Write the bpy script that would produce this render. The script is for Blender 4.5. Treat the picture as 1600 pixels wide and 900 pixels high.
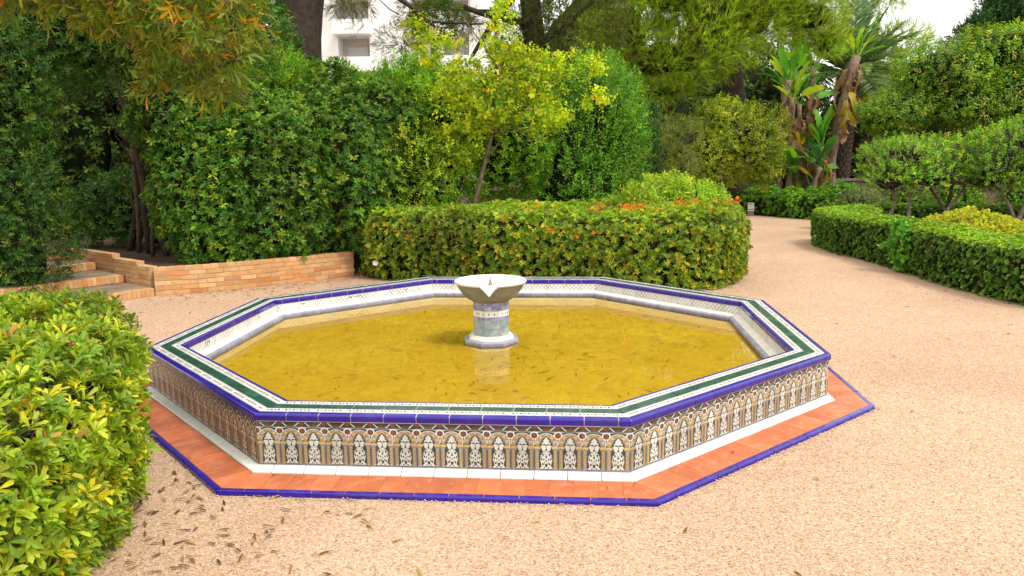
import bpy, math, random
import numpy as np
from mathutils import Matrix, Vector

# ------------------------------------------------------------------ camera, sky, sun, exposure
scene = bpy.context.scene
for o in list(bpy.data.objects):
    bpy.data.objects.remove(o)
COL = scene.collection
R = math.radians
PI = math.pi

cam_data = bpy.data.cameras.new('camera')
cam_data.sensor_width = 36.0
cam_data.lens = 36.0 * 1233.13 / 1600.0
cam_data.clip_start = 0.05
cam_data.clip_end = 2000.0
cam = bpy.data.objects.new('camera', cam_data)
COL.objects.link(cam)
cam.matrix_world = (Matrix.Translation((0, 0, 1.9224)) @ Matrix.Rotation(PI / 2 - 0.1664, 4, 'X')
                    @ Matrix.Rotation(-0.0128, 4, 'Z'))
scene.camera = cam

SUN_ELEV, SUN_AZ = R(56), R(128)          # azimuth clockwise from +Y (north): high, from the right and behind the camera
world = bpy.data.worlds.new('World')
scene.world = world
world.use_nodes = True
wn, wl = world.node_tree.nodes, world.node_tree.links
wn.clear()
w_out = wn.new('ShaderNodeOutputWorld')
w_bg = wn.new('ShaderNodeBackground')
w_sky = wn.new('ShaderNodeTexSky')
w_sky.sky_type = 'NISHITA'
w_sky.sun_disc = False
w_sky.sun_elevation = SUN_ELEV
w_sky.sun_rotation = SUN_AZ
w_sky.air_density = 1.0
w_sky.dust_density = 3.0
w_hsv = wn.new('ShaderNodeHueSaturation')   # a closed white cloud deck: nearly colourless
w_hsv.inputs['Saturation'].default_value = 0.06
w_mix = wn.new('ShaderNodeMix')
w_mix.data_type = 'RGBA'
w_mix.inputs['Factor'].default_value = 0.65
w_mix.inputs['B'].default_value = (10.0, 9.85, 9.5, 1)
w_bg.inputs['Strength'].default_value = 0.13
wl.new(w_sky.outputs['Color'], w_hsv.inputs['Color'])
wl.new(w_hsv.outputs['Color'], w_mix.inputs['A'])
wl.new(w_mix.outputs['Result'], w_bg.inputs['Color'])
wl.new(w_bg.outputs['Background'], w_out.inputs['Surface'])

sun_data = bpy.data.lights.new('sun', 'SUN')
sun_data.energy = 1.5
sun_data.angle = R(14)
sun_data.color = (1.0, 0.96, 0.9)
sun = bpy.data.objects.new('sun', sun_data)
COL.objects.link(sun)
sun_dir = Vector((math.sin(SUN_AZ) * math.cos(SUN_ELEV), math.cos(SUN_AZ) * math.cos(SUN_ELEV), math.sin(SUN_ELEV)))
sun.rotation_euler = sun_dir.to_track_quat('Z', 'Y').to_euler()
sun.location = (0, 0, 30)

vs = scene.view_settings
vs.view_transform = 'Standard'
vs.look = 'None'
vs.exposure = 0.75
vs.gamma = 1.0
vs.use_curve_mapping = False
scene.cycles.max_bounces = 8
scene.cycles.transparent_max_bounces = 12
scene.cycles.caustics_reflective = False
scene.cycles.caustics_refractive = False

# ------------------------------------------------------------------ helpers
def link(name, mesh, parent=None, loc=(0, 0, 0), rotz=0.0):
    o = bpy.data.objects.new(name, mesh)
    COL.objects.link(o)
    o.location = loc
    o.rotation_euler = (0, 0, rotz)
    if parent is not None:
        o.parent = parent
    return o

def tag(o, label=None, cat=None, group=None, kind=None):
    if label: o['label'] = label
    if cat: o['category'] = cat
    if group: o['group'] = group
    if kind: o['kind'] = kind
    return o

def empty(name, loc, label, cat, group=None, rotz=0.0):
    o = bpy.data.objects.new(name, None)
    COL.objects.link(o)
    o.location = loc
    o.rotation_euler = (0, 0, rotz)
    o.empty_display_size = 0.2
    return tag(o, label, cat, group)

def pymesh(name, verts, faces, mats, fmat=None, smooth=False):
    me = bpy.data.meshes.new(name)
    me.from_pydata([tuple(map(float, v)) for v in verts], [], faces)
    for m in (mats if isinstance(mats, (list, tuple)) else [mats]):
        me.materials.append(m)
    if fmat is not None:
        me.polygons.foreach_set('material_index', np.array(fmat, dtype=np.int32))
    if smooth:
        me.polygons.foreach_set('use_smooth', np.ones(len(me.polygons), dtype=bool))
    me.update()
    return me

def npmesh(name, V, T, mat, col=None, smooth=False):
    """V (n,3), T (m,3) triangles, col (n,3) point colour"""
    me = bpy.data.meshes.new(name)
    n, m = len(V), len(T)
    me.vertices.add(n)
    me.vertices.foreach_set('co', np.ascontiguousarray(V, dtype=np.float32).ravel())
    me.loops.add(m * 3)
    me.loops.foreach_set('vertex_index', np.ascontiguousarray(T, dtype=np.int32).ravel())
    me.polygons.add(m)
    me.polygons.foreach_set('loop_start', np.arange(0, m * 3, 3, dtype=np.int32))
    if smooth:
        me.polygons.foreach_set('use_smooth', np.ones(m, dtype=bool))
    if col is not None:
        a = me.attributes.new('col', 'FLOAT_COLOR', 'POINT')
        c4 = np.ones((n, 4), dtype=np.float32)
        c4[:, :3] = col
        a.data.foreach_set('color', c4.ravel())
    me.materials.append(mat)
    me.update(calc_edges=True)
    return me

class Geo:
    """collects polygons with material slots into one mesh"""
    def __init__(self):
        self.v, self.f, self.m = [], [], []
    def poly(self, pts, mi=0):
        b = len(self.v)
        self.v += [tuple(p) for p in pts]
        self.f.append(list(range(b, b + len(pts))))
        self.m.append(mi)
    def add(self, vs_, fs_, mi=0):
        b = len(self.v)
        self.v += [tuple(p) for p in vs_]
        self.f += [[i + b for i in f] for f in fs_]
        self.m += [mi] * len(fs_)
    def box(self, x0, x1, y0, y1, z0, z1, mi=0):
        self.add([(x0, y0, z0), (x1, y0, z0), (x1, y1, z0), (x0, y1, z0), (x0, y0, z1), (x1, y0, z1), (x1, y1, z1), (x0, y1, z1)],
                 [[0, 3, 2, 1], [4, 5, 6, 7], [0, 1, 5, 4], [1, 2, 6, 5], [2, 3, 7, 6], [3, 0, 4, 7]], mi)
    def mesh(self, name, mats, smooth=False):
        return pymesh(name, self.v, self.f, mats, self.m, smooth)

def tube_geo(pts, rad, sides=7, rng=None, wob=0.0):
    pts = [Vector(p) for p in pts]
    V, F = [], []
    n = len(pts)
    ref = Vector((0.31, 0.2, 0.93)).normalized()
    for i, p in enumerate(pts):
        t = (pts[min(i + 1, n - 1)] - pts[max(i - 1, 0)]).normalized()
        a = t.cross(ref)
        if a.length < 1e-3:
            a = t.cross(Vector((1, 0, 0)))
        a.normalize()
        b = t.cross(a)
        r = rad[i]
        for k in range(sides):
            an = 2 * PI * k / sides
            rr = r * (1 + (rng.uniform(-wob, wob) if rng else 0))
            V.append(p + a * math.cos(an) * rr + b * math.sin(an) * rr)
    for i in range(n - 1):
        for k in range(sides):
            k2 = (k + 1) % sides
            F.append([i * sides + k, i * sides + k2, (i + 1) * sides + k2, (i + 1) * sides + k])
    F.append(list(range((n - 1) * sides, n * sides)))
    F.append(list(range(sides))[::-1])
    return V, F

def bend(p0, p1, n, amp, rng):
    """a wandering line from p0 to p1"""
    p0, p1 = Vector(p0), Vector(p1)
    L = (p1 - p0).length
    out = []
    o1 = Vector((rng.uniform(-1, 1), rng.uniform(-1, 1), rng.uniform(-.3, .3))) * amp * L
    o2 = Vector((rng.uniform(-1, 1), rng.uniform(-1, 1), rng.uniform(-.3, .3))) * amp * L * .6
    for i in range(n + 1):
        t = i / n
        out.append(p0.lerp(p1, t) + o1 * math.sin(PI * t) + o2 * math.sin(2 * PI * t))
    return out

def taper(n, r0, r1):
    return [r0 + (r1 - r0) * i / (n) for i in range(n + 1)]

def branch(name, p0, p1, r0, r1, mat, parent, rng, n=7, amp=.06, sides=8, wob=.08):
    base = Vector(parent.location) if parent is not None else Vector((0, 0, 0))
    pts = [p - base for p in bend(p0, p1, n, amp, rng)]
    V, F = tube_geo(pts, taper(n, r0, r1), sides, rng, wob)
    return link(name, pymesh(name, V, F, mat, smooth=True), parent)

# ------------------------------------------------------------------ materials
def new_mat(name):
    m = bpy.data.materials.new(name)
    m.use_nodes = True
    nt = m.node_tree
    nt.nodes.clear()
    out = nt.nodes.new('ShaderNodeOutputMaterial')
    b = nt.nodes.new('ShaderNodeBsdfPrincipled')
    nt.links.new(b.outputs[0], out.inputs['Surface'])
    return m, nt.nodes, nt.links, b, out

def mixrgb(N, L, fac, a, b, blend='MIX'):
    n = N.new('ShaderNodeMix')
    n.data_type = 'RGBA'
    n.blend_type = blend
    for key, val in (('Factor', fac), ('A', a), ('B', b)):
        if hasattr(val, 'is_linked'):
            L.new(val, n.inputs[key])
        elif isinstance(val, (int, float)):
            n.inputs[key].default_value = val
        else:
            n.inputs[key].default_value = (*val, 1) if len(val) == 3 else val
    return n.outputs['Result']

def math_n(N, L, op, a, b=None, c=None, clamp=False):
    n = N.new('ShaderNodeMath')
    n.operation = op
    n.use_clamp = clamp
    for i, val in enumerate((a, b, c)):
        if val is None: continue
        if hasattr(val, 'is_linked'): L.new(val, n.inputs[i])
        else: n.inputs[i].default_value = val
    return n.outputs[0]

def noise_n(N, L, coord, scale, detail=4, rough=.55, dist=0.0):
    n = N.new('ShaderNodeTexNoise')
    n.inputs['Scale'].default_value = scale
    n.inputs['Detail'].default_value = detail
    n.inputs['Roughness'].default_value = rough
    n.inputs['Distortion'].default_value = dist
    L.new(coord, n.inputs['Vector'])
    return n.outputs[0]

def ramp_n(N, L, fac, stops):
    n = N.new('ShaderNodeValToRGB')
    cr = n.color_ramp
    while len(cr.elements) < len(stops): cr.elements.new(.5)
    for e, (p, c) in zip(cr.elements, stops):
        e.position = p
        e.color = (*c, 1) if len(c) == 3 else c
    L.new(fac, n.inputs[0])
    return n.outputs[0]

def surf(name, c1, c2=None, scale=8.0, rough=.6, bump=0.0, bscale=40.0, spec=.5, vary=0.0, dirt=None, dirt_scale=5.0, dirt_amt=.5,
         coat=0.0, world=False, rough2=None):
    """stone, wood, glaze ...: two tones, fine relief, optional stains with a shape of their own, optional piece-to-piece variation"""
    m, N, L, b, out = new_mat(name)
    tc = N.new('ShaderNodeTexCoord')
    if world:
        g = N.new('ShaderNodeNewGeometry'); co = g.outputs['Position']
    else:
        co = tc.outputs['Object']
    oi = N.new('ShaderNodeObjectInfo')
    if vary > 0 and not world:
        add = N.new('ShaderNodeVectorMath'); add.operation = 'ADD'
        sc = math_n(N, L, 'MULTIPLY', oi.outputs['Random'], 37.0)
        L.new(co, add.inputs[0]); L.new(sc, add.inputs[1]); co = add.outputs[0]
    c2 = c2 or c1
    nz = noise_n(N, L, co, scale, 5)
    f = ramp_n(N, L, nz, [(.32, (0, 0, 0)), (.68, (1, 1, 1))])
    col = mixrgb(N, L, f, c1, c2)
    if vary > 0:
        v = math_n(N, L, 'MULTIPLY_ADD', oi.outputs['Random'], 2 * vary, 1 - vary)
        col = mixrgb(N, L, 1.0, col, v, 'MULTIPLY')
    if dirt:
        dn = noise_n(N, L, co, dirt_scale, 8, .65, .4)
        df = ramp_n(N, L, dn, [(.5, (0, 0, 0)), (.72, (dirt_amt,) * 3)])
        col = mixrgb(N, L, df, col, dirt)
    L.new(col, b.inputs['Base Color'])
    b.inputs['Roughness'].default_value = rough
    if rough2 is not None:
        rn = noise_n(N, L, co, scale * 2.3, 3)
        L.new(math_n(N, L, 'MULTIPLY_ADD', rn, rough2 - rough, rough), b.inputs['Roughness'])
    b.inputs['Specular IOR Level'].default_value = spec
    b.inputs['Coat Weight'].default_value = coat
    b.inputs['Coat Roughness'].default_value = .08
    if bump > 0:
        bn = noise_n(N, L, co, bscale, 6, .65)
        bp = N.new('ShaderNodeBump')
        bp.inputs['Strength'].default_value = bump
        bp.inputs['Distance'].default_value = .01
        L.new(bn, bp.inputs['Height'])
        L.new(bp.outputs[0], b.inputs['Normal'])
    return m

def leaf_mat(name, rough=.42, trans=.32, spec=.45, tcol=(1.25, 1.2, .5)):
    m, N, L, b, out = new_mat(name)
    at = N.new('ShaderNodeAttribute'); at.attribute_name = 'col'
    g = N.new('ShaderNodeNewGeometry')
    nz = noise_n(N, L, g.outputs['Position'], 60.0, 2)
    v = math_n(N, L, 'MULTIPLY_ADD', nz, .5, .75)
    col = mixrgb(N, L, 1.0, at.outputs['Color'], v, 'MULTIPLY')
    L.new(col, b.inputs['Base Color'])
    b.inputs['Roughness'].default_value = rough
    b.inputs['Specular IOR Level'].default_value = spec
    tr = N.new('ShaderNodeBsdfTranslucent')
    tcl = mixrgb(N, L, 1.0, col, tcol, 'MULTIPLY')
    L.new(tcl, tr.inputs['Color'])
    mx = N.new('ShaderNodeMixShader')
    mx.inputs[0].default_value = trans
    L.new(b.outputs[0], mx.inputs[1]); L.new(tr.outputs[0], mx.inputs[2])
    L.new(mx.outputs[0], out.inputs['Surface'])
    return m

M = {}
M['leaf'] = leaf_mat('leaf_glossy', .42, .36, .28)
M['leaf_matt'] = leaf_mat('leaf_matt', .6, .4, .2)
M['needle'] = leaf_mat('pine_needle', .55, .38, .2)
M['petal'] = leaf_mat('petal', .6, .45, .2, (1.2, .9, .6))
M['dry_leaf'] = leaf_mat('dry_leaf', .75, .1, .2, (1, 1, 1))
M['core'] = surf('shade_core', (.010, .016, .005), (.022, .026, .010), 14, .9, .8, 30, .1)  # solid foliage core: shade in the leaf gaps is put into its near-black colour
M['bark'] = surf('bark_grey_brown', (.16, .11, .075), (.07, .05, .035), 9, .9, .9, 35, .15)
M['bark_mid'] = surf('bark_mid', (.22, .16, .11), (.11, .08, .055), 14, .85, .8, 45, .2)
M['bark_dark'] = surf('bark_dark', (.075, .055, .042), (.035, .027, .022), 7, .95, 1.0, 22, .1)
M['bark_pale'] = surf('bark_pale', (.36, .3, .22), (.17, .13, .09), 14, .85, .8, 45, .2)
M['twig'] = surf('twig', (.22, .17, .12), (.12, .09, .06), 20, .85, .3, 60, .2)
M['soil'] = surf('soil', (.10, .065, .04), (.05, .034, .022), 3, .95, 1.0, 30, .1, world=True)

# glazes
M['blue'] = surf('cobalt_glaze', (.022, .005, .26), (.016, .003, .20), 9, .14, .05, 90, .5, vary=.12, coat=.15, dirt=(.16, .13, .30), dirt_scale=7, dirt_amt=.15)
M['green'] = surf('bottle_green_glaze', (.008, .055, .034), (.022, .085, .07), 16, .16, .08, 70, .55, vary=.25, coat=.3, dirt=(.2, .26, .25), dirt_scale=9, dirt_amt=.35)
M['white'] = surf('white_glaze', (.78, .77, .72), (.72, .7, .64), 12, .2, .04, 60, .5, vary=.05, dirt=(.42, .36, .27), dirt_scale=8, dirt_amt=.4)
M['pale'] = surf('pale_print_glaze', (.58, .60, .56), (.50, .52, .48), 20, .22, .03, 60, .5, vary=.15, dirt=(.34, .29, .22), dirt_scale=9, dirt_amt=.35)
M['dgreen'] = surf('print_dark_green', (.022, .05, .035), (.03, .07, .05), 30, .22, .03, 60, .5, vary=.15, dirt=(.34, .29, .22), dirt_scale=9, dirt_amt=.35)
M['ochre'] = surf('print_ochre', (.40, .26, .09), (.33, .21, .075), 30, .22, .03, 60, .5, vary=.15, dirt=(.34, .29, .22), dirt_scale=9, dirt_amt=.35)
M['yellow'] = surf('print_yellow', (.55, .42, .16), (.48, .35, .13), 30, .22, .03, 60, .5, vary=.15, dirt=(.34, .29, .22), dirt_scale=9, dirt_amt=.35)
M['lilac'] = surf('print_lilac_grey', (.24, .25, .30), (.19, .20, .25), 30, .22, .03, 60, .5, vary=.15, dirt=(.34, .29, .22), dirt_scale=9, dirt_amt=.35)
M['brick_red'] = surf('print_red_brown', (.24, .055, .022), (.18, .04, .018), 30, .22, .03, 60, .5, vary=.15, dirt=(.34, .29, .22), dirt_scale=9, dirt_amt=.35)
M['black'] = surf('print_black', (.02, .022, .022), (.03, .03, .03), 30, .25, .03, 60, .5)
M['orange_dot'] = surf('print_tan', (.42, .18, .07), (.35, .15, .06), 30, .22, .03, 60, .5)
M['grey_line'] = surf('print_grey_blue', (.17, .19, .28), (.22, .23, .3), 30, .22, .03, 60, .5)
M['grout'] = surf('white_grout', (.74, .71, .66), (.6, .56, .5), 25, .85, .4, 120, .2, dirt=(.35, .3, .24), dirt_scale=6, dirt_amt=.5)
M['apron_grout'] = surf('apron_grout', (.60, .27, .15), (.5, .2, .1), 25, .85, .3, 90, .2)
M['terracotta'] = surf('terracotta', (.58, .16, .055), (.44, .105, .035), 5, .34, .25, 30, .5, vary=.18, dirt=(.66, .3, .16), dirt_scale=9, dirt_amt=.55, rough2=.6)
M['lilac_glaze'] = surf('worn_lilac_glaze', (.17, .17, .27), (.28, .28, .35), 14, .3, .15, 60, .5, vary=.15, dirt=(.5, .48, .44), dirt_scale=11, dirt_amt=.4)
M['cream'] = surf('cream_ledge', (.78, .73, .60), (.70, .64, .50), 10, .45, .15, 50, .4, vary=.05, dirt=(.45, .38, .25), dirt_scale=7, dirt_amt=.35)
M['bowl_stone'] = surf('stone_bowl', (.70, .69, .63), (.58, .57, .51), 9, .8, .6, 45, .3, dirt=(.36, .32, .20), dirt_scale=7, dirt_amt=.6)
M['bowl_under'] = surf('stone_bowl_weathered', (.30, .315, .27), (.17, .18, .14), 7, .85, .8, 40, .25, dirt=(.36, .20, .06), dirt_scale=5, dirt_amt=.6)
M['teal'] = surf('worn_teal_glaze', (.16, .24, .27), (.33, .38, .39), 13, .3, .2, 60, .5, vary=.2, dirt=(.6, .6, .54), dirt_scale=8, dirt_amt=.9)
M['worn_blue'] = surf('worn_blue_glaze', (.13, .14, .4), (.3, .3, .42), 17, .3, .2, 60, .5, vary=.2, dirt=(.62, .6, .55), dirt_scale=14, dirt_amt=.9)
M['brass'] = surf('old_brass', (.32, .24, .12), (.22, .18, .1), 40, .45, .2, 80, .5)
M['brass'].node_tree.nodes['Principled BSDF'].inputs['Metallic'].default_value = .8
M['render_white'] = surf('white_render', (.82, .81, .79), (.78, .77, .75), 1.2, .85, .1, 20, .2)
M['beige'] = surf('beige_render', (.62, .54, .46), (.56, .49, .42), 2, .85, .1, 20, .2)
M['window_glass'] = surf('glass_sky_glare', (.52, .49, .45), (.46, .44, .4), 2, .08, 0, 20, .6)  # window glass: bright sky reflection put into a pale base colour
M['step_top'] = surf('worn_cement', (.30, .225, .145), (.18, .135, .09), 4, .9, .6, 35, .2, dirt=(.10, .08, .05), dirt_scale=5, dirt_amt=.6)
M['mortar'] = surf('mortar', (.50, .36, .22), (.40, .28, .17), 20, .95, .6, 70, .15)
def brick_mat(name, c1, c2):
    return surf(name, c1, c2, 12, .88, .5, 55, .2, vary=.16, dirt=(.32, .2, .1), dirt_scale=6, dirt_amt=.35)
BRICKS = [brick_mat('brick_buff', (.56, .31, .13), (.49, .25, .10)), brick_mat('brick_sand', (.60, .37, .18), (.52, .30, .13)),
          brick_mat('brick_orange', (.58, .25, .09), (.5, .2, .07)), brick_mat('brick_rose', (.5, .18, .08), (.46, .2, .09))]

def gravel_mat():
    m, N, L, b, out = new_mat('gravel')
    g = N.new('ShaderNodeNewGeometry')
    co = g.outputs['Position']
    big = noise_n(N, L, co, .55, 7, .62, .8)
    mid = noise_n(N, L, co, 14, 6, .7)
    vo = N.new('ShaderNodeTexVoronoi'); vo.inputs['Scale'].default_value = 110
    L.new(co, vo.inputs['Vector'])
    c = mixrgb(N, L, ramp_n(N, L, big, [(.3, (0, 0, 0)), (.7, (1, 1, 1))]), (.45, .30, .195), (.57, .395, .265))
    c = mixrgb(N, L, ramp_n(N, L, mid, [(.35, (0, 0, 0)), (.7, (.55,) * 3)]), c, (.40, .25, .155))
    sep = N.new('ShaderNodeSeparateColor'); L.new(vo.outputs['Color'], sep.inputs[0])
    grain = ramp_n(N, L, sep.outputs[0], [(0, (.42, .34, .28)), (.22, (.8, .78, .74)), (.6, (1, 1, 1)), (1, (1.35, 1.35, 1.36))])
    c = mixrgb(N, L, .85, c, grain, 'MULTIPLY')
    L.new(c, b.inputs['Base Color'])
    b.inputs['Roughness'].default_value = .9
    b.inputs['Specular IOR Level'].default_value = .15
    h = math_n(N, L, 'ADD', math_n(N, L, 'MULTIPLY', vo.outputs['Distance'], -1.0), math_n(N, L, 'MULTIPLY', mid, 1.2))
    bp = N.new('ShaderNodeBump'); bp.inputs['Strength'].default_value = .7; bp.inputs['Distance'].default_value = .006
    L.new(h, bp.inputs['Height']); L.new(bp.outputs[0], b.inputs['Normal'])
    return m
M['gravel'] = gravel_mat()
M['pebble'] = leaf_mat('pebble', .9, 0.0, .15)

def basin_floor_mat():
    m, N, L, b, out = new_mat('algae_floor')
    g = N.new('ShaderNodeNewGeometry'); co = g.outputs['Position']
    a = noise_n(N, L, co, .9, 5, .6, .6)
    d = noise_n(N, L, co, 5.5, 7, .7, 1.2)
    c = mixrgb(N, L, ramp_n(N, L, a, [(.3, (0, 0, 0)), (.7, (1, 1, 1))]), (.56, .41, .05), (.66, .51, .085))
    c = mixrgb(N, L, ramp_n(N, L, d, [(.42, (0, 0, 0)), (.72, (.85,) * 3)]), c, (.44, .31, .04))
    mp = N.new('ShaderNodeMapping'); mp.inputs['Scale'].default_value = (1, 3.2, 1)
    L.new(co, mp.inputs['Vector'])
    e = noise_n(N, L, mp.outputs[0], 9, 8, .75, 1.5)
    c = mixrgb(N, L, ramp_n(N, L, e, [(.56, (0, 0, 0)), (.70, (.6,) * 3)]), c, (.20, .15, .025))
    L.new(c, b.inputs['Base Color'])
    b.inputs['Roughness'].default_value = .9
    return m
M['algae'] = basin_floor_mat()

def water_mat():
    m, N, L, b, out = new_mat('still_water')
    N.remove(b)
    g = N.new('ShaderNodeNewGeometry')
    nz = noise_n(N, L, g.outputs['Position'], 5, 3)
    bp = N.new('ShaderNodeBump'); bp.inputs['Strength'].default_value = .03; bp.inputs['Distance'].default_value = .01
    L.new(nz, bp.inputs['Height'])
    fr = N.new('ShaderNodeFresnel'); fr.inputs['IOR'].default_value = 1.33
    L.new(bp.outputs[0], fr.inputs['Normal'])
    tr = N.new('ShaderNodeBsdfTransparent'); tr.inputs['Color'].default_value = (.97, .88, .50, 1)
    gl = N.new('ShaderNodeBsdfGlossy'); gl.inputs['Roughness'].default_value = .015
    L.new(bp.outputs[0], gl.inputs['Normal'])
    mx = N.new('ShaderNodeMixShader')
    L.new(fr.outputs[0], mx.inputs[0]); L.new(tr.outputs[0], mx.inputs[1]); L.new(gl.outputs[0], mx.inputs[2])
    L.new(mx.outputs[0], out.inputs['Surface'])
    return m
M['water'] = water_mat()

def lattice_mat():
    """white tile with a faded grey lattice print (flat print on the inner basin wall)"""
    m, N, L, b, out = new_mat('faded_lattice_print')
    tc = N.new('ShaderNodeTexCoord'); sx = N.new('ShaderNodeSeparateXYZ')
    L.new(tc.outputs['Object'], sx.inputs[0])
    k = PI / .05
    u = math_n(N, L, 'MULTIPLY', sx.outputs[0], k); v = math_n(N, L, 'MULTIPLY', sx.outputs[2], k)
    s1 = math_n(N, L, 'ABSOLUTE', math_n(N, L, 'SINE', math_n(N, L, 'ADD', u, v)))
    s2 = math_n(N, L, 'ABSOLUTE', math_n(N, L, 'SINE', math_n(N, L, 'SUBTRACT', u, v)))
    mn = math_n(N, L, 'MINIMUM', s1, s2)
    ln = math_n(N, L, 'LESS_THAN', mn, .36)
    g = N.new('ShaderNodeNewGeometry')
    nz = noise_n(N, L, g.outputs['Position'], 6, 5)
    f = math_n(N, L, 'MULTIPLY', ln, ramp_n(N, L, nz, [(.3, (.25,) * 3), (.65, (1.0,) * 3)]))
    c = mixrgb(N, L, f, (.72, .71, .68), (.24, .24, .245))
    L.new(c, b.inputs['Base Color'])
    b.inputs['Roughness'].default_value = .28
    return m
M['lattice'] = lattice_mat()
# ------------------------------------------------------------------ ground
def sheet(name, pts, z, mat, kind='structure'):
    me = pymesh(name, [(x, y, z) for x, y in pts], [list(range(len(pts)))], mat)
    return tag(link(name, me), kind=kind)

FC = Vector((-.20, 7.242, 0))       # centre of the octagonal fountain
YAW = -.0892
TAN8 = math.tan(PI / 8)
ground = sheet('ground', [(-400, -100), (400, -100), (400, 700), (-400, 700)], 0, M['gravel'])
tag(ground, 'peach coloured gravel ground and path around the fountain')

# ------------------------------------------------------------------ the octagonal basin: rings of tiles, mitred at the corners
basin = empty('octagonal_fountain_basin', FC, 'octagonal tiled basin with cobalt rim, arch printed walls and terracotta apron', 'fountain basin')

def ring_body(name, prof, mats, parent, seg_mat=None):
    """closed profile [(apothem, z)] swept round the octagon"""
    V, F, mi = [], [], []
    n = len(prof)
    for i in range(8):
        a = YAW - PI / 2 - PI / 8 + i * PI / 4
        for ap, z in prof:
            r = ap / math.cos(PI / 8)
            V.append((r * math.cos(a), r * math.sin(a), z))
    for i in range(8):
        j = (i + 1) % 8
        for k in range(n):
            k2 = (k + 1) % n
            F.append([i * n + k, j * n + k, j * n + k2, i * n + k2])
            mi.append(seg_mat[k] if seg_mat else 0)
    return link(name, pymesh(name, V, F, mats, mi), parent)

def piece_mesh(name, prof, s0, s1, m0, m1, mats, deco=None, gap=.005):
    """prism with profile [(apothem, z)] between s0 and s1 along a side; m0/m1: mitred ends. x = s, y = -apothem"""
    mid = (s0 + s1) / 2
    g = gap / 2
    V = []
    for end, mit in ((0, m0), (1, m1)):
        for ap, z in prof:
            s = (s0 + g, s1 - g)[end]
            if mit:
                s = (-1, 1)[end] * (ap * TAN8 - gap * .4)
            V.append((s - mid, -ap, z))
    n = len(prof)
    F = [[k, (k + 1) % n, n + (k + 1) % n, n + k] for k in range(n)]
    F.append(list(range(n))[::-1]); F.append(list(range(n, 2 * n)))
    fm = [0] * len(F)
    if deco:
        for pts, mi in deco(s0, s1, m0, m1, mid):
            b = len(V)
            V += pts
            F.append(list(range(b, b + len(pts)))); fm.append(mi)
    return pymesh(name, V, F, mats, fm)

def tile_ring(name, prof, length, mats, jitter=0.0, first=None, deco=None, full=False, parent=None, gap=.005):
    """lay tiles of a length along all eight sides; the last tile of a side is cut to fit"""
    ap_ref = max(p[0] for p in prof)
    half = ap_ref * TAN8
    cuts = [-half]
    if full:
        n = full
        cuts = [-half + 2 * half * i / n for i in range(n + 1)]
    else:
        s = -half + (first or length * .62)
        while s < half - length * .3:
            cuts.append(s); s += length
        cuts.append(half)
    meshes = {}
    out = []
    rr = random.Random(name)
    for i in range(8):
        ang = YAW + i * PI / 4
        for k in range(len(cuts) - 1):
            s0, s1 = cuts[k], cuts[k + 1]
            m0, m1 = k == 0, k == len(cuts) - 2
            key = (m0, m1, 0 if not (m0 or m1) else k)
            mid = (s0 + s1) / 2
            if key not in meshes:
                meshes[key] = piece_mesh(name, prof, s0, s1, m0, m1, mats, deco, gap)
            o = link(name, meshes[key], parent or basin, (mid * math.cos(ang), mid * math.sin(ang), rr.uniform(-jitter, jitter)), ang)
            out.append(o)
    return out

A0 = 2.743                       # apothem of the rim's outer edge
H = .3956
# masonry body under the tiles
ring_body('basin_masonry', [(A0 - .016, .02), (A0 - .016, .343), (A0 - .007, .344), (A0 - .007, .3475), (A0 - .001, .350), (A0 + .002, H - .010), (A0 - .006, H - .003), (A0 - .03, H - .002), (A0 - .245, H - .002), (A0 - .266, H - .003), (A0 - .2695, H - .012), (A0 - .2695, H - .046), (A0 - .266, H - .05), (A0 - .266, .26), (A0 - .345, .235), (A0 - .368, .233),
                            (A0 - .368, .05), (A0 - .38, .02)], [M['grout']], basin)
# outer cobalt bullnose
tile_ring('rim_tile', [(A0 - .005, H - .047), (A0 + .004, H - .044), (A0 + .006, H - .012), (A0 + .002, H - .004), (A0 - .008, H), (A0 - .040, H), (A0 - .040, H - .02), (A0 - .005, H - .02)],
          .2, [M['blue']], .0006, first=.2)

def border_deco(a_in, a_out):
    """printed lines and a row of slanting dots on a white border tile"""
    w = a_out - a_in
    def deco(s0, s1, m0, m1, mid):
        z = H + .0022
        out = []
        def lim(ap):
            lo = -ap * TAN8 + .001 if m0 else s0 + .0016
            hi = ap * TAN8 - .001 if m1 else s1 - .0016
            return lo, hi
        for fa, th, mi in ((.08, .035, 1), (.17, .03, 1), (.80, .03, 1), (.885, .035, 1)):
            a = a_in + w * fa; b = a + w * th
            l0, h0 = lim(a); l1, h1 = lim(b)
            out.append(([(l0 - mid, -a, z), (h0 - mid, -a, z), (h1 - mid, -b, z), (l1 - mid, -b, z)][::-1], mi))
        st = .0235
        ac = a_in + w * .5
        lo, hi = lim(ac - w * .16)
        k0 = math.ceil((lo + .010) / st); k1 = math.floor((hi - .010) / st)
        for k in range(k0, k1 + 1):
            s = k * st - mid
            d = w * .20
            mi = 2 if k % 2 else 3
            out.append(([(s - .0105, -(ac - d * .6), z), (s + .003, -(ac - d), z), (s + .0105, -(ac + d * .6), z), (s - .003, -(ac + d), z)][::-1], mi))
        return out
    return deco
for a_out in (A0 - .042, A0 - .182):
    a_in = a_out - .058
    tile_ring('border_tile', [(a_out, H - .005), (a_out, H + .002), (a_in, H + .002), (a_in, H - .005)], .2,
              [M['white'], M['grey_line'], M['black'], M['orange_dot']], .0004, first=.13, deco=border_deco(a_in, a_out))
a_out, a_in = A0 - .1025, A0 - .1795
tile_ring('green_tile', [(a_out, H - .005), (a_out, H + .003), (a_in, H + .003), (a_in, H - .005)], .2, [M['green']], .0006, first=.13)
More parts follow.
